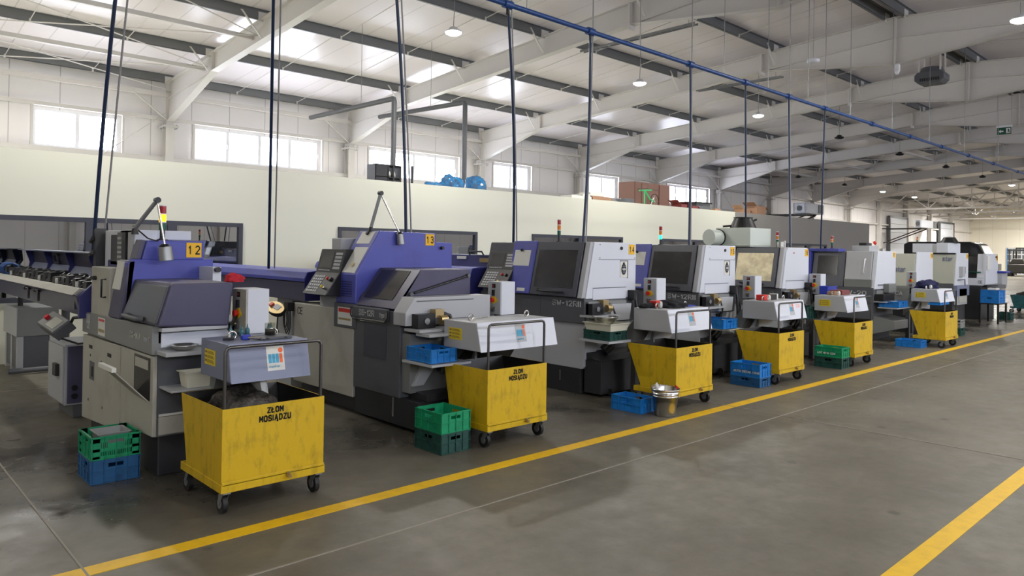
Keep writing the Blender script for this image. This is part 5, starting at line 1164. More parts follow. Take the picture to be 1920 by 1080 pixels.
# ================================================================== CONVEYORS AND CARTS
def conveyor(x, y, w, n, label, mat='lgrey', yl=True, front='white', bx=None):
    """discharge hood of the chip conveyor with switch box behind"""
    t = thing('chip_conveyor', (x, y, 0), label, 'conveyor')
    prof = [(y + 0.52, 1.05), (y + 0.06, 1.05), (y, 0.8), (y + 0.52, 0.8)]
    h = MB().prism(prof, x, x + w, 'x', mat)
    h = h.build('hood', t, 0.006)
    MB().prism([(y + 0.056, 1.052), (y - 0.004, 0.797), (y - 0.002, 0.797), (y + 0.06, 1.052)], x + 0.004, x + w - 0.004, 'x', front).build('front_plate', h)
    MB().prism([(y + 0.52, 0.92), (y + 0.5, 1.03), (y + 0.71, 0.78), (y + 0.71, 0.5), (y + 0.62, 0.6), (y + 0.52, 0.8)], x + 0.12, x + w - 0.15, 'x', 'grey').build('inclined_casing', t)
    MB().box(x + w * 0.3, x + w * 0.33, y + 0.42, y + 0.5, 0.6, 0.8, 'grey').hexa([(x + 0.1, y + 0.5, 0.58), (x + w - 0.2, y + 0.5, 0.58), (x + w - 0.2, y + 0.51, 0.58), (x + 0.1, y + 0.51, 0.58), (x + 0.22, y + 0.42, 0.8), (x + w - 0.1, y + 0.42, 0.8), (x + w - 0.1, y + 0.43, 0.8), (x + 0.22, y + 0.43, 0.8)], 'lgrey' if n > 1 else 'grease').build('chip_deflector', t)
    MB().box(x + 0.15, x + 0.22, y + 0.6, y + 0.67, 0.0, 0.75, 'dgrey').box(x + w - 0.3, x + w - 0.23, y + 0.6, y + 0.67, 0, 0.75, 'dgrey').build('stand_leg', t)
    for dx in (0.12, w - 0.15):
        rr = [(x + dx + 0.028 * math.cos(a * PI / 8), y + 0.28, 1.08 + 0.028 * math.sin(a * PI / 8)) for a in range(17)]
        MB().tube(rr, 0.008, 'chrome', 8).cyl((x + dx, y + 0.28, 1.05), (x + dx, y + 0.28, 1.06), 0.02, 0.016, 'chrome', 10).build('lifting_eye', h)
    if yl:
        lb = MB().box(x - 0.003, x, y + 0.26, y + 0.44, 0.88, 0.985, 'yplas').build('warning_label', h)
        k = MB()
        for r in range(3):
            k.box(x - 0.0045, x - 0.003, y + 0.405, y + 0.43, 0.9 + r * 0.03, 0.914 + r * 0.03, 'faded')
            for s in range(3): k.box(x - 0.0045, x - 0.003, y + 0.275 + 0.01 * s, y + 0.395, 0.897 + r * 0.03 + s * 0.007, 0.9 + r * 0.03 + s * 0.007, 'faded')
        k.build('label_print', lb)
    # maker's plate on the sloping front : blue bars, orange i
    ln = math.atan2(0.06, 0.25); cx = x + w * 0.46 if w > 0.7 else x + w * 0.45
    def F(u, v, off): return Vector((cx + u, y + 0.06 * (v / 0.25) - 0.004 - off * math.cos(ln), 0.8 + v + off * 0.2))
    def pl(mb, u0, u1, v0, v1, o0, o1, mat):
        mb.hexa([F(u0, v0, o0), F(u1, v0, o0), F(u1, v0, o1), F(u0, v0, o1), F(u0, v1, o0), F(u1, v1, o0), F(u1, v1, o1), F(u0, v1, o1)], mat)
    mb = MB(); pl(mb, 0, 0.125, 0.055, 0.215, 0, 0.002, 'paper' if n == 0 else 'lgrey'); lp = mb.build('maker_plate', h)
    mb = MB()
    for i in range(3): pl(mb, 0.012 + i * 0.026, 0.034 + i * 0.026, 0.105, 0.165, 0.002, 0.0032, 'cyan')
    pl(mb, 0.09, 0.112, 0.105, 0.165, 0.002, 0.0032, 'orange')
    p = F(0.101, 0.187, 0.002); mb.cyl(p, p + Vector((0, -0.0015, 0.0003)), 0.017, 0.017, 'orange', 16)
    mb.build('maker_emblem', lp)
    if n <= 1: 
        text('mayfran', 0.024, F(0.012, 0.075, 0.003), '-Y', 'cyan', lp, 'maker_lettering', lean=ln, sx=1.0)
    # switch box
    X0 = bx if bx is not None else x + 0.72; Y0 = y + 0.7; D = 0.26 if n == 0 else 0.2; Wd = 0.17 if n == 0 else 0.19
    b = MB().box(X0, X0 + Wd, Y0, Y0 + D, 1.03, 1.37, 'white').build('switch_box', t, 0.004)
    MB().box(X0 - 0.012, X0, Y0 + 0.004, Y0 + D - 0.004, 1.033, 1.367, 'beige' if n == 0 else 'lgrey').build('door', b, 0.002)
    yc = Y0 + D * 0.55
    MB().box(X0 - 0.016, X0 - 0.012, yc - 0.03, yc + 0.02, 1.305, 1.345, 'ink').box(X0 - 0.0175, X0 - 0.016, yc - 0.01, yc + 0.012, 1.318, 1.332, 'red').build('display', b)
    MB().box(X0 - 0.03, X0 - 0.012, yc - 0.02, yc + 0.01, 1.225, 1.285, 'black').build('rocker_switch', b)
    MB().cyl((X0 - 0.012, yc - 0.005, 1.18), (X0 - 0.017, yc - 0.005, 1.18), 0.04, 0.04, 'yplas', 20).cyl((X0 - 0.017, yc, 1.18), (X0 - 0.05, yc, 1.18), 0.022, 0.027, 'red', 16).build('emergency_stop', b)
    MB().prism([(yc - 0.075, 1.165), (yc - 0.045, 1.165), (yc - 0.06, 1.195)], X0 - 0.0145, X0 - 0.012, 'x', 'yplas').build('warning_triangle', b)
    MB().box(X0 - 0.03, X0 - 0.012, yc - 0.025, yc + 0.02, 1.06, 1.11, 'dgrey').cyl((X0 - 0.03, yc, 1.1), (X0 - 0.045, yc, 1.1), 0.014, 0.014, 'brass', 10).build('key_switch', b)
    MB().box(X0 + 0.04, X0 + 0.14, Y0 + 0.05, Y0 + D - 0.05, 0.5, 1.03, 'black').build('box_post', t)
    return t
cvs = [(1.95, 4.73, 0.57, 'slateblue chip conveyor hood holding the tools, nearest to the camera', 'slateblue', True, 'slateblue', 2.36),
       (4.2, 4.85, 0.98, 'white chip conveyor hood with two steel lifting eyes, in front of machine 13', 'lgrey', True, 'white', 5.08),
       (6.9, 4.73, 0.84, 'chip conveyor hood carrying the big black cloth, in front of machine 14', 'lgrey', False, 'white', 7.6),
       (9.37, 4.73, 0.86, 'chip conveyor hood with the pink handwritten mark, below machine 15', 'lgrey', False, 'white', 10.05),
       (11.66, 4.75, 0.84, 'chip conveyor hood carrying a maroon box and a blue bin, below machine 16', 'lgrey', True, 'white', 12.3),
       (15.83, 4.68, 0.92, 'chip conveyor hood carrying a navy cloth, farthest in the row', 'lgrey', True, 'white', 16.7)]
for i, (x, y, w_, lb, mt, yl, fr, bx_) in enumerate(cvs): conveyor(x, y, w_, i, lb.replace('slateblue', 'slate blue'), mt, yl, fr, bx_)

def cart(x, y, label, w=0.71, lt=0.65, lb=0.48, mat='yellow', lettering=True, h=0.67):
    t = thing('scrap_cart', (x, y, 0), label, 'cart')
    z0, z1 = 0.2, h; th = 0.006
    ft, fb = y, y + 0.0          # front is upright, rear slopes in towards the bottom
    rt, rb_ = y + lt, y + lb
    outer_b = [(x, fb, z0), (x + w, fb, z0), (x + w, rb_, z0), (x, rb_, z0)]; outer_t = [(x, ft, z1), (x + w, ft, z1), (x + w, rt, z1), (x, rt, z1)]
    inner_b = [(x + th, fb + th, z0 + th), (x + w - th, fb + th, z0 + th), (x + w - th, rb_ - th, z0 + th), (x + th, rb_ - th, z0 + th)]
    inner_t = [(x + th, ft + th, z1), (x + w - th, ft + th, z1), (x + w - th, rt - th, z1), (x + th, rt - th, z1)]
    mb = MB(); vs = outer_b + outer_t
    mb.add(vs + inner_t, [(0, 3, 2, 1), (0, 1, 5, 4), (1, 2, 6, 5), (2, 3, 7, 6), (3, 0, 4, 7), (4, 5, 9, 8), (5, 6, 10, 9), (6, 7, 11, 10), (7, 4, 8, 11)], mat)
    mb.add(inner_b + inner_t, [(0, 1, 2, 3), (0, 4, 5, 1), (1, 5, 6, 2), (2, 6, 7, 3), (3, 7, 4, 0)], 'grease')
    mb.build('bin_body', t)
    mb = MB().box(x - 0.005, x + w + 0.005, y - 0.012, rb_ + 0.1, 0.145, 0.2, mat); mb.box(x + 0.0, x + w, y - 0.012, y - 0.006, 0.19, 0.215, mat)
    mb.build('base_frame', t, 0.004)
    H = 1.055; c = 0.03
    hp = [(x + 0.02, y + 0.0, h - 0.02), (x + 0.02, y, H - c), (x + 0.02 + c * 0.3, y, H - c * 0.3), (x + 0.02 + c, y, H), (x + w - 0.02 - c, y, H), (x + w - 0.02 - c * 0.3, y, H - c * 0.3), (x + w - 0.02, y, H - c), (x + w - 0.02, y, h - 0.02)]
    MB().tube([(p[0], p[1] + 0.02, p[2]) for p in hp], 0.0115, 'worn', 10).build('push_handle', t)
    MB().cyl((x + w * 0.62, y - 0.012, 0.185), (x + w * 0.62, y - 0.05, 0.18), 0.013, 0.013, 'brass', 10).cyl((x + w * 0.62, y - 0.03, 0.18), (x + w * 0.62, y - 0.03, 0.205), 0.007, 0.007, 'brass', 8).box(x + w * 0.6, x + w * 0.65, y - 0.035, y - 0.028, 0.203, 0.209, 'brass').build('drain_valve', t)
    for cx in (x + 0.02, x + w - 0.05):
        for cy in (y + 0.03, rb_ + 0.02):
            b = MB().box(cx - 0.01, cx + 0.04, cy - 0.035, cy + 0.035, 0.135, 0.145, 'galv')
            b.prism([(cy - 0.02, 0.135), (cy + 0.035, 0.135), (cy + 0.055, 0.06), (cy + 0.03, 0.055)], cx - 0.008, cx - 0.004, 'x', 'galv').prism([(cy - 0.02, 0.135), (cy + 0.035, 0.135), (cy + 0.055, 0.06), (cy + 0.03, 0.055)], cx + 0.034, cx + 0.038, 'x', 'galv')
            ca = b.build('caster', t)
            MB().cyl((cx, cy + 0.04, 0.062), (cx + 0.03, cy + 0.04, 0.062), 0.062, 0.062, 'rubber', 24).cyl((cx - 0.004, cy + 0.04, 0.062), (cx + 0.034, cy + 0.04, 0.062), 0.03, 0.03, 'galv', 16).build('wheel', ca)
    if lettering:
        cx = x + w * 0.51
        stroke('ZŁOM', 0.032, (cx - 0.01, y - 0.0015, h - 0.058), '-Y', 'ink', t, 'stencil_lettering', align='CENTER', sx=0.86, wgt=1.75)
        stroke('MOSIĄDZU', 0.034, (cx - 0.01, y - 0.0015, h - 0.112), '-Y', 'ink', t, 'stencil_lettering', align='CENTER', sx=0.8, wgt=1.75)
    return t
cs = [(1.84, 4.58, 'yellow scrap cart nearest the camera, in front of the slate blue conveyor hood', 0.705, 0.72, 0.6),
      (4.14, 4.68, 'yellow scrap cart behind the two stacked green crates, in front of machine 13', 0.72, 0.6, 0.5),
      (6.68, 4.51, 'yellow scrap cart behind the steel bucket', 0.71, 0.66, 0.46),
      (9.02, 4.53, 'yellow scrap cart right of the two stacked blue crates on the floor', 0.7, 0.62, 0.46),
      (11.4, 4.53, 'yellow scrap cart right of the bright green crate, fifth in the row', 0.7, 0.63, 0.48),
      (15.1, 4.37, 'yellow scrap cart farthest along the aisle, beside the low blue crate', 0.72, 0.62, 0.45)]
for x, y, lb, w_, lt, lb2 in cs: cart(x, y, lb, w_, lt, lb2)
t = cart(26.6, 5.03, 'teal scrap cart full of chips at the right edge, beyond the yellow ones', w=0.95, lt=0.9, lb=0.8, mat='teal', h=0.55)
lump('scrap_chips', (27.07, 5.47, 0.4), 0.42, 'worn', 'heap of dark metal chips filling the teal cart', 'metal chips', (1, 1, 0.45), 11, 0.25)
lump('scrap_chips', (2.16, 4.98, 0.42), 0.3, 'chips', 'oily heap of chips inside the nearest yellow cart', 'metal chips', (0.95, 0.9, 0.75), 12, 0.3)
# chip chute in cart 1
tag(MB().hexa([(2.24, 4.85, 0.6), (2.27, 4.83, 0.6), (2.3, 5.15, 0.6), (2.22, 5.15, 0.6), (2.22, 4.9, 0.79), (2.27, 4.9, 0.79), (2.3, 5.2, 0.79), (2.22, 5.2, 0.79)], 'paper').build('chute_plate'), 'dirty pale chute plate hanging under the nearest conveyor hood', 'chute')

# ================================================================== CRATES
def crate(x, y, z, sx, sy, sz, mat, label, group=None, slots=False, rz=0.0, rib=True, mark=None):
    t = thing('plastic_crate', (x, y, z), label, 'crate', group)
    th = 0.006; r = 0.008
    mb = MB()
    mb.box(x, x + sx, y, y + sy, z, z + th, mat)
    hw = 0.05; hz0, hz1 = z + sz * 0.66, z + sz * 0.82
    def wall(axis, pos):
        a0, a1 = (x, x + sx) if axis == 'x' else (y, y + sy)
        mid = (a0 + a1) / 2
        segs = [(a0, mid - hw, z, z + sz), (mid + hw, a1, z, z + sz), (mid - hw, mid + hw, z, hz0), (mid - hw, mid + hw, hz1, z + sz)]
        if slots:
            segs = [(a0, a1, z, z + sz * 0.16), (a0, a1, z + sz * 0.36, z + sz * 0.48), (a0, mid - hw, z + sz * 0.74, z + sz), (mid + hw, a1, z + sz * 0.74, z + sz), (mid - hw, mid + hw, hz1, z + sz), (mid - hw, mid + hw, z + sz * 0.48, hz0), (a0, a0 + 0.05, z, z + sz), (a1 - 0.05, a1, z, z + sz)]
            n = int((a1 - a0 - 0.1) / 0.012)
            for i in range(n):
                q0 = a0 + 0.05 + i * 0.012; segs.append((q0, q0 + 0.007, z + sz * 0.16, z + sz * 0.36))
                if abs(q0 - mid) > hw: segs.append((q0, q0 + 0.007, z + sz * 0.48, z + sz * 0.74))
        for p, q, c0, c1 in segs:
            if axis == 'x': mb.box(p, q, pos, pos + th, c0, c1, mat)
            else: mb.box(pos, pos + th, p, q, c0, c1, mat)
    for pos in (y, y + sy - th): wall('x', pos)
    for pos in (x, x + sx - th): wall('y', pos)
    mb.build('crate_body', t)
    # rim and ribs
    rm = MB()
    for zz, tk in ((z + sz - 0.012, 0.012), (z + sz * 0.5, 0.006), (z + 0.002, 0.008)):
        if tk < 0.01 and slots and zz > z + 0.01: continue
        rm.box(x - r, x + sx + r, y - r, y, zz, zz + tk, mat).box(x - r, x + sx + r, y + sy, y + sy + r, zz, zz + tk, mat)
        rm.box(x - r, x, y, y + sy, zz, zz + tk, mat).box(x + sx, x + sx + r, y, y + sy, zz, zz + tk, mat)
    if rib:
        for i in range(5):
            a = x + (sx) * i / 4 - 0.002; rm.box(a, a + 0.004, y - r, y, z, z + sz, mat)
            if i in (1, 2, 3) or True:
                b = y + sy * i / 4 - 0.002; rm.box(x - r, x, b, b + 0.004, z, z + sz, mat)
    rm.build('rim', t)
    if mark:
        text(mark[0], mark[1], (x - r - 0.001, y + sy * 0.9, z + sz * 0.3), '-X', 'paper', t, 'marker_lettering', bold=0.001)
    t.rotation_euler.z = rz
    return t
# in front of machine 12
crate(1.40, 5.76, 0.0, 0.31, 0.34, 0.17, 'cdblue', 'dirty blue crate on the floor, under the green crate left of the nearest cart')
crate(1.40, 5.76, 0.17, 0.31, 0.34, 0.165, 'cgreen', 'green slotted crate holding a grey tub, left of the nearest cart', slots=True)
mb = MB().lathe([(0, 0), (0.001, 0)], (0, 0, 0), 'cgreyp')
t = thing('plastic_tub', (1.56, 5.93, 0.2), 'grey plastic tub tilted inside the green crate', 'tub')
def tub(t, x, y, z, sx, sy, sz, mat, name='tub_body', tap=0.02, flange=0.012):
    mb = MB(); th = 0.004
    o_b = [(x + tap, y + tap, z), (x + sx - tap, y + tap, z), (x + sx - tap, y + sy - tap, z), (x + tap, y + sy - tap, z)]
    o_t = [(x, y, z + sz), (x + sx, y, z + sz), (x + sx, y + sy, z + sz), (x, y + sy, z + sz)]
    i_t = [(x + th, y + th, z + sz), (x + sx - th, y + th, z + sz), (x + sx - th, y + sy - th, z + sz), (x + th, y + sy - th, z + sz)]
    i_b = [(x + tap + th, y + tap + th, z + th), (x + sx - tap - th, y + tap + th, z + th), (x + sx - tap - th, y + sy - tap - th, z + th), (x + tap + th, y + sy - tap - th, z + th)]
    mb.add(o_b + o_t + i_t + i_b, [(0, 3, 2, 1), (0, 1, 5, 4), (1, 2, 6, 5), (2, 3, 7, 6), (3, 0, 4, 7), (4, 5, 9, 8), (5, 6, 10, 9), (6, 7, 11, 10), (7, 4, 8, 11), (8, 9, 13, 12), (9, 10, 14, 13), (10, 11, 15, 14), (11, 8, 12, 15), (12, 13, 14, 15)], mat)
    mb.build(name, t)
    f = flange; rm = MB().box(x - f, x + sx + f, y - f, y, z + sz - 0.004, z + sz + 0.002, mat).box(x - f, x + sx + f, y + sy, y + sy + f, z + sz - 0.004, z + sz + 0.002, mat).box(x - f, x, y, y + sy, z + sz - 0.004, z + sz + 0.002, mat).box(x + sx, x + sx + f, y, y + sy, z + sz - 0.004, z + sz + 0.002, mat)
    rm.build('tub_rim', t)
tub(t, 1.46, 5.83, 0.2, 0.2, 0.2, 0.135, 'cgreyp')
# in front of machine 13
crate(3.73, 4.78, 0.0, 0.3, 0.36, 0.17, 'cdgreen', 'dark green crate on the floor, under the bright green one by the second cart')
crate(3.73, 4.78, 0.17, 0.3, 0.36, 0.17, 'cgreen', 'bright green crate stacked on the dark one by the second cart')
crate(3.93, 5.2, 0.68, 0.28, 0.36, 0.125, 'cblue', 'blue crate on the shelf of machine 13 above the green crates')
# in front of machine 14
crate(6.26, 4.66, 0.0, 0.23, 0.38, 0.155, 'cblue', 'bright blue crate on the floor beside the steel bucket')
crate(6.5, 5.28, 0.68, 0.3, 0.38, 0.11, 'cdgreen', 'dark green crate on the shelf of machine 14 under the white crate')
MB_ = MB().box(6.45, 6.85, 5.25, 5.7, 0.655, 0.68, 'lgrey'); tag(MB_.build('crate_shelf'), 'light steel shelf carrying the dark green and white crates', 'shelf')
t = thing('plastic_tub', (6.6, 5.4, 0.79), 'white plastic tub on the dark green crate, under the steel bowl', 'tub')
tub(t, 6.48, 5.25, 0.79, 0.34, 0.4, 0.085, 'cwhite')
def bowl(x, y, z, r, h, label):
    t = thing('steel_bowl', (x, y, z), label, 'bowl')
    MB().lathe([(0, 0.0), (r * 0.55, 0.0), (r * 0.9, h * 0.6), (r, h), (r * 1.05, h), (r * 1.05, h - 0.004)], (x, y, z), 'chrome', 32).lathe([(0, 0.004), (r * 0.54, 0.004), (r * 0.88, h * 0.6), (r * 0.985, h)], (x, y, z), 'chrome', 32).build('bowl_body', t)
    return t
bowl(6.64, 5.46, 0.86, 0.15, 0.085, 'shiny steel bowl on the white tub in front of machine 14')
bowl(1.93, 5.52, 0.937, 0.095, 0.04, 'shallow steel dish on the end shelf of machine 12')
# bucket
t = thing('steel_bucket', (6.42, 4.5, 0), 'shiny steel bucket with grip rag, standing beside the aisle line', 'bucket')
bx, by = 6.43, 4.47
MB().lathe([(0, 0.0), (0.105, 0.0), (0.108, 0.012), (0.134, 0.2), (0.137, 0.2), (0.138, 0.21), (0.136, 0.21), (0.137, 0.225), (0.14, 0.225), (0.141, 0.235), (0.139, 0.235), (0.146, 0.282), (0.153, 0.284), (0.153, 0.276)], (bx, by, 0), 'chrome', 40).lathe([(0, 0.01), (0.104, 0.012), (0.143, 0.283)], (bx, by, 0), 'chrome', 40).build('bucket_body', t)
MB().tube([(bx + 0.148 * math.cos(a), by + 0.148 * math.sin(a) * 0.98 + 0.01, 0.28 + 0.012 * math.sin(a * 1)) for a in [i * PI / 12 - 0.3 for i in range(13)]], 0.004, 'chrome', 6).build('bail_handle', t)
MB().cyl((bx + 0.07, by - 0.1, 0.292), (bx + 0.13, by - 0.04, 0.292), 0.013, 0.013, 'red', 10).build('red_grip', t)
o = lump('cleaning_rag', (bx - 0.07, by + 0.06, 0.27), 0.024, 'paper', 'crumpled white rag sticking out of the steel bucket', 'rag', (0.8, 0.8, 2.0), 21, 0.4)
# by machine 15
crate(8.65, 4.6, 0.0, 0.28, 0.4, 0.12, 'cdblue', 'lower blue crate of the floor pair left of the fourth cart')
crate(8.65, 4.6, 0.12, 0.28, 0.4, 0.17, 'cblue', 'upper blue crate with white marker writing, left of the fourth cart', mark=('AUTO DETAIL 12345', 0.04))
crate(8.95, 5.3, 0.66, 0.36, 0.42, 0.13, 'cblue', 'blue crate on the shelf of machine 15 beside the fourth conveyor hood')
crate(8.95, 5.2, 0.64, 0.4, 0.5, 0.018, 'cwhite', 'pale tray under the blue crate at machine 15', rib=False)
# by machine 16
crate(11.04, 4.57, 0.0, 0.28, 0.4, 0.16, 'cdgreen', 'dark green lower crate left of the fifth cart')
crate(11.04, 4.57, 0.16, 0.28, 0.4, 0.15, 'cgreen', 'bright green upper crate with yellow writing, left of the fifth cart', mark=('LOT 48 W 1234', 0.04))
crate(11.45, 5.3, 0.66, 0.36, 0.36, 0.2, 'cdgreen', 'dark green crate on the shelf of machine 16, seen between two carts')
# by machine 17
crate(14.76, 4.68, 0.0, 0.33, 0.43, 0.13, 'cblue', 'low blue crate on the floor left of the farthest yellow cart')
crate(15.3, 5.25, 0.68, 0.5, 0.36, 0.12, 'cblue', 'long blue crate on the shelf of machine 17')
crate(17.6, 5.2, 0.64, 0.6, 0.4, 0.12, 'cblue', 'blue crate behind the handle of the farthest yellow cart')
crate(17.75, 4.85, 0.0, 0.3, 0.25, 0.17, 'cdgreen', 'dark green crate under the grey slotted one past the last yellow cart')
crate(17.75, 4.85, 0.17, 0.3, 0.25, 0.17, 'cgreyp', 'grey slotted crate on a green one past the last yellow cart', slots=True)
# stand with crates near machine 20
t = thing('steel_stand', (22.1, 5.3, 0), 'dark steel stand carrying blue crates in front of the black and white machine', 'stand')
for xx in (21.75, 22.5):
    for yy in (5.1, 5.5): MB().box(xx - 0.02, xx + 0.02, yy - 0.02, yy + 0.02, 0, 0.5, 'grease').build('leg', t)
MB().box(21.72, 22.53, 5.08, 5.52, 0.49, 0.52, 'grease').build('stand_top', t)
crate(21.78, 5.1, 0.52, 0.6, 0.4, 0.17, 'cblue', 'lower blue crate on the dark steel stand')
crate(21.78, 5.1, 0.69, 0.6, 0.4, 0.16, 'cblue', 'upper blue crate on the dark steel stand')
tag(MB().box(22.0, 22.3, 5.2, 5.4, 0.85, 0.9, 'paper').box(22.15, 22.4, 5.25, 5.35, 0.85, 0.93, 'dgrey').build('tool_tray', bevel=0.005), 'grey tray of tools on top of the blue crates by the far machine', 'tray')
crate(23.4, 5.2, 0.0, 0.3, 0.3, 0.2, 'cdgreen', 'small dark crate on the floor behind the steel stand')

# ================================================================== SMALL THINGS ON THE HOODS
# nearest hood (top at 1.05, x 1.95-2.52, y 4.79-5.25)
Z = 1.052
t = thing('glass_jar', (2.33, 4.98, Z), 'glass jar half full of dark oil on the nearest hood', 'jar')
MB().lathe([(0.034, 0.0), (0.036, 0.0), (0.036, 0.085), (0.033, 0.085)], (2.33, 4.98, Z + 0.018), 'jar', 24).build('jar_glass', t)
MB().lathe([(0, 0.001), (0.034, 0.001), (0.034, 0.045), (0, 0.045)], (2.33, 4.98, Z + 0.018), 'oil', 24).build('dark_oil', t)
tag(MB().box(2.21, 2.44, 4.86, 5.02, Z, Z + 0.018, 'dgrey').box(2.25, 2.27, 4.857, 4.861, Z + 0.005, Z + 0.012, 'ink').box(2.38, 2.4, 4.857, 4.861, Z + 0.005, Z + 0.012, 'ink').build('tool_case', bevel=0.003), 'flat dark grey tool case under the oil jar', 'case')
t = thing('micrometer', (2.2, 4.9, Z), 'steel micrometer with blue grip beside the grey tool case', 'tool')
MB().tube([(2.13, 4.96, Z + 0.015), (2.24, 4.85, Z + 0.012)], 0.01, 'chrome', 10).build('spindle', t)
MB().box(2.11, 2.17, 4.93, 4.97, Z, Z + 0.035, 'bluebin').build('blue_grip', t, 0.006)
t = thing('dial_gauge', (2.03, 5.0, Z), 'small steel fixture with black knob at the left of the nearest hood', 'tool')
MB().cyl((2.04, 4.98, Z), (2.04, 4.98, Z + 0.045), 0.013, 0.01, 'chrome', 12).build('post', t)
MB().cyl((1.99, 4.97, Z + 0.012), (2.06, 4.95, Z + 0.012), 0.01, 0.01, 'black', 12).build('black_handle', t)
for i, (xx, yy) in enumerate(((2.13, 5.18), (2.2, 5.16), (2.26, 5.2), (2.4, 5.16), (2.44, 5.2))):
    t = thing('dropper_bottle', (xx, yy, Z), ['small teal oil bottle leftmost on the nearest hood', 'teal oil bottle behind the blue micrometer grip', 'teal oil bottle just left of the oil jar', 'teal oil bottle just right of the oil jar', 'teal oil bottle rightmost on the nearest hood'][i], 'bottle', 'teal oil bottles on the nearest hood')
    MB().lathe([(0, 0), (0.016, 0), (0.017, 0.04), (0.008, 0.055), (0, 0.055)], (xx, yy, Z), 'bottle', 16).build('bottle_body', t)
    MB().lathe([(0.006, 0.055), (0.003, 0.08), (0, 0.08)], (xx, yy, Z), 'bottle', 12).build('spout', t)
# long white tub between machine 12 and its cart
t = thing('plastic_tub', (1.95, 5.3, 0.68), 'long off-white tub on the tray shelf of machine 12', 'tub')
tub(t, 1.9, 5.38, 0.677, 0.26, 0.16, 0.11, 'cwhite', tap=0.015)
# red cloth on machine 12
lump('red_rag', (2.33, 5.62, 1.42), 0.07, 'redcloth', 'red rag lying on the grey hood of machine 12', 'rag', (1.0, 0.8, 0.7), 31, 0.45)
tag(MB().tube([(4.35, 5.15, 1.062), (4.5, 5.2, 1.062), (4.62, 5.24, 1.06)], 0.006, 'chrome', 8).build('steel_rod'), 'thin steel rod lying on the hood between the two lifting eyes', 'rod')
# third hood
Z = 1.052
def tape(x, y, z, label):
    vs = MB(); c = Vector((x, y, z + 0.04)); R = Matrix.Rotation(0.8, 3, 'Z')
    prof = [(0.022, -0.012), (0.04, -0.012), (0.04, 0.012), (0.022, 0.012)]; P = []
    for i in range(24):
        a = 2 * PI * i / 24
        for r, d in prof: P.append(c + R @ Vector((r * math.cos(a), d, r * math.sin(a))))
    vs.add(P, [(i * 4 + j, ((i + 1) % 24) * 4 + j, ((i + 1) % 24) * 4 + (j + 1) % 4, i * 4 + (j + 1) % 4) for i in range(24) for j in range(4)], 'paper')
    tag(vs.build('tape_roll'), label, 'tape')
tape(7.05, 4.98, Z, 'white tape roll standing on the hood before the black cloth')
tag(MB().box(7.06, 7.24, 5.05, 5.15, Z, Z + 0.08, 'red').build('red_box', bevel=0.008), 'red box on the hood between tape roll and black cloth', 'box')
lump('black_cloth', (7.3, 5.02, Z - 0.01), 0.16, 'fabric', 'large crumpled black cloth on the third conveyor hood', 'cloth', (1.25, 0.9, 0.45), 41, 0.4)
lump('work_glove', (6.98, 5.12, Z), 0.08, 'fabric', 'black glove at the left end of the third conveyor hood', 'glove', (1.3, 0.8, 0.5), 42, 0.4)
tag(MB().box(7.55, 7.72, 4.95, 5.05, Z, Z + 0.012, 'bluebin').tube([(7.45, 5.0, Z + 0.02), (7.55, 4.95, Z + 0.02)], 0.015, 'black').build('hand_tool'), 'black and blue hand tool at the right of the black cloth', 'tool')
# fourth hood
tape(9.49, 4.92, Z, 'white tape roll with red core on the fourth conveyor hood')
tag(MB().box(9.5, 9.66, 5.0, 5.12, Z, Z + 0.075, 'red').build('red_box', bevel=0.008), 'bright red box behind the tape roll on the fourth hood', 'box')
tag(MB().box(9.72, 9.92, 5.03, 5.13, Z, Z + 0.07, 'black').box(9.92, 9.95, 5.02, 5.14, Z, Z + 0.08, 'paper').build('brush_head', bevel=0.005), 'black box with white end beside the red box', 'box')
lump('rubber_plug', (10.2, 5.25, Z), 0.06, 'rubber', 'small black cap standing at the rear of the fourth hood', 'cap', (0.7, 0.7, 1.2), 43, 0.1)
text('030', 0.075, (9.37 + 0.6, 4.73 + 0.035 - 0.002, 0.95), '-Y', 'orange', None, 'handwritten_mark', lean=0.235)
bpy.data.objects['handwritten_mark'].parent = None
hm = bpy.data.objects['handwritten_mark']; hd4 = [o for o in bpy.data.objects if o.name.startswith('chip_conveyor')][3]
hm.parent = hd4; hm.location = -Vector(hd4.location)
# fifth hood
tag(MB().box(11.95, 12.25, 4.95, 5.15, Z, Z + 0.075, 'maroon').build('maroon_box', bevel=0.005), 'maroon box on the fifth conveyor hood', 'box')
tag(MB().box(11.78, 11.93, 5.0, 5.12, Z, Z + 0.06, 'carton').build('brown_box', bevel=0.005), 'brown box with tape roll at the left of the fifth hood', 'box')
tape(11.8, 4.94, Z - 0.01, 'tape roll leaning on the brown box of the fifth hood')
t = thing('storage_bin', (12.2, 5.2, Z), 'royal blue open-front storage bin on the fifth hood', 'bin')
MB().prism([(11.98, Z), (12.0, Z + 0.13), (12.28, Z + 0.13), (12.38, Z + 0.06), (12.36, Z)], 5.2, 5.205, 'y', 'bluebin').prism([(11.98, Z), (12.0, Z + 0.13), (12.28, Z + 0.13), (12.38, Z + 0.06), (12.36, Z)], 5.33, 5.335, 'y', 'bluebin').box(11.98, 12.36, 5.2, 5.335, Z, Z + 0.005, 'bluebin').box(11.985, 11.995, 5.2, 5.335, Z, Z + 0.13, 'bluebin').box(12.355, 12.37, 5.2, 5.335, Z, Z + 0.06, 'bluebin').build('bin_body', t)
MB().box(12.0, 12.36, 5.192, 5.2, Z + 0.115, Z + 0.13, 'bluebin').build('bin_rim', t)
# sixth hood
tape(16.0, 4.9, Z, 'white tape roll on the farthest conveyor hood')
lump('navy_cloth', (16.3, 5.05, Z - 0.01), 0.26, 'navycloth', 'crumpled navy cloth on the farthest conveyor hood', 'cloth', (1.1, 0.8, 0.5), 51, 0.4)

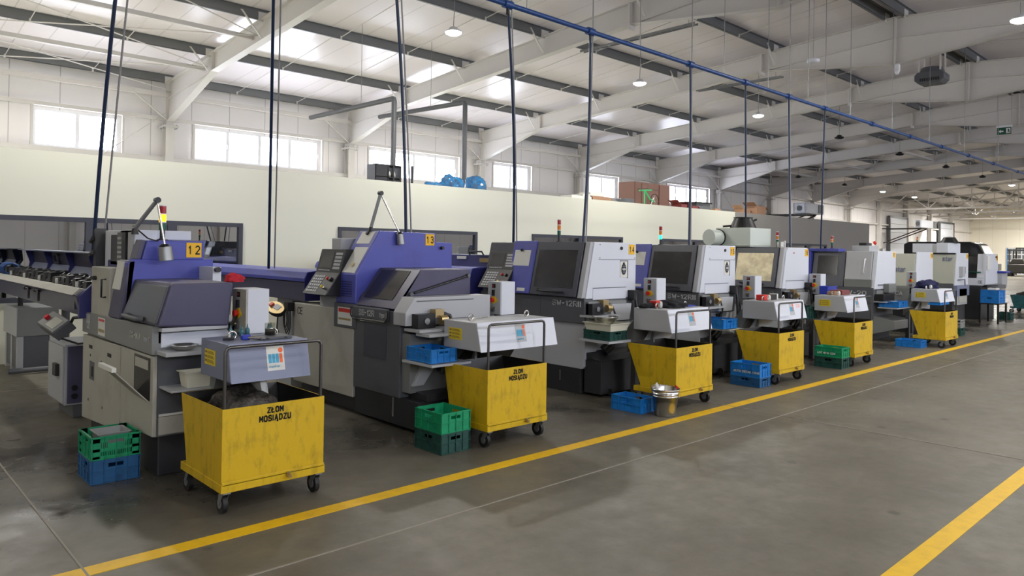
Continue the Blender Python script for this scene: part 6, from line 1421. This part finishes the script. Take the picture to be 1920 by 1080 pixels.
# ================================================================== FAR THINGS
def air_unit(x0, x1, y, d, z0, z1, label):
    t = thing('air_handling_unit', (x0, y, z0), label, 'air unit')
    MB().box(x0, x1, y, y + d, z0, z1, 'white').build('casing', t, 0.02)
    MB().box(x0 - 0.02, x0, y + 0.1, y + d - 0.1, z0 + 0.05, z1 - 0.05, 'galv').cyl((x0 - 0.02, y + d / 2, (z0 + z1) / 2), (x0 - 0.05, y + d / 2, (z0 + z1) / 2), 0.16, 0.16, 'dgrey').build('fan_guard', t)
    MB().box(x1 - 0.75, x1 - 0.1, y - 0.02, y, z0 + 0.05, z1 - 0.05, 'black').build('grille', t)
    for xx in (x0 + 0.2, x0 + 1.4):
        MB().box(xx - 0.04, xx + 0.04, y + 0.05, 22.5, z0 - 0.1, z0 - 0.02, 'grease').tube([(xx, y + 0.1, z0 - 0.1), (xx, 22.4, z0 - 1.2)], 0.04, 'grease').build('bracket', t)
air_unit(41.3, 43.6, 19.2, 0.8, 4.08, 4.68, 'white air unit with grille on a wall bracket, above the grey partition')
air_unit(61.6, 65.1, 19.55, 0.5, 3.9, 4.5, 'white air unit on a bracket between the far doors')
# van parked across the hall
t = thing('van', (51, 14.5, 0), 'black delivery van parked beyond the row, seen from its side and windscreen', 'van')
prof = [(16.9, 0.45), (16.9, 2.45), (16.6, 2.6), (13.2, 2.6), (12.75, 2.45), (12.35, 1.7), (12.15, 1.1), (12.1, 0.45)]
MB().prism(prof, 50.0, 52.0, 'x', 'black').build('body', t, 0.08)
MB().prism([(13.15, 1.55), (13.15, 2.25), (12.85, 2.25), (12.55, 1.55)], 49.97, 50.0, 'x', 'screen').build('side_window', t)
MB().prism([(13.0, 1.75), (13.1, 2.1)], 50, 50.1, 'x', 'screen') if False else None
MB().hexa([(50.12, 12.34, 1.66), (51.88, 12.34, 1.66), (51.88, 12.42, 1.66), (50.12, 12.42, 1.66), (50.2, 12.68, 2.38), (51.8, 12.68, 2.38), (51.8, 12.76, 2.38), (50.2, 12.76, 2.38)], 'galv').build('windscreen', t)
MB().box(50.1, 51.9, 12.02, 12.12, 0.9, 1.3, 'galv').box(49.8, 50.0, 12.5, 12.65, 1.3, 1.6, 'black').build('grille', t)
MB().box(49.98, 50.0, 15.0, 16.0, 2.0, 2.3, 'sage').build('green_sign', t)
for y in (12.9, 16.0):
    for xx in (50.05, 51.7): MB().cyl((xx, y, 0.38), (xx + 0.25, y, 0.38), 0.38, 0.38, 'rubber', 24).cyl((xx - 0.01, y, 0.38), (xx, y, 0.38), 0.2, 0.2, 'galv', 16).build('wheel', t)
# forklift near the gable
t = thing('forklift', (78, 17, 0), 'dark forklift standing near the far gable, cut by the right edge', 'forklift')
MB().box(77.5, 79.2, 16.0, 17.5, 0.3, 1.1, 'grease').prism([(16.1, 1.1), (16.4, 1.6), (17.1, 1.6), (17.4, 1.1)], 77.5, 78.3, 'x', 'grease').build('chassis', t, 0.05)
mb = MB()
for xx, yy in ((77.6, 16.1), (77.6, 17.4), (79.0, 16.1), (79.0, 17.4)): mb.box(xx, xx + 0.08, yy - 0.04, yy + 0.04, 1.0, 2.35, 'black')
mb.box(77.5, 79.1, 16.0, 17.5, 2.3, 2.4, 'black').build('overhead_guard', t)
MB().box(79.4, 79.5, 16.2, 16.3, 0.1, 2.6, 'black').box(79.4, 79.5, 17.2, 17.3, 0.1, 2.6, 'black').box(79.4, 79.5, 16.2, 17.3, 2.5, 2.6, 'black').build('mast', t)
for xx in (77.8, 79.0):
    for yy in (15.95, 17.3): MB().cyl((xx, yy, 0.28), (xx, yy + 0.25, 0.28), 0.28, 0.28, 'rubber', 20).build('wheel', t)

tag(MB().tube([(1.78 + 0.09 * math.cos(a * 0.7), 11.3 + a * 0.01, 1.36 + 0.07 * math.sin(a * 0.7)) for a in range(40)], 0.014, 'pipeblue').build('coiled_hose'), 'coiled blue hose lying at the far left end of the open bar feeder', 'hose')
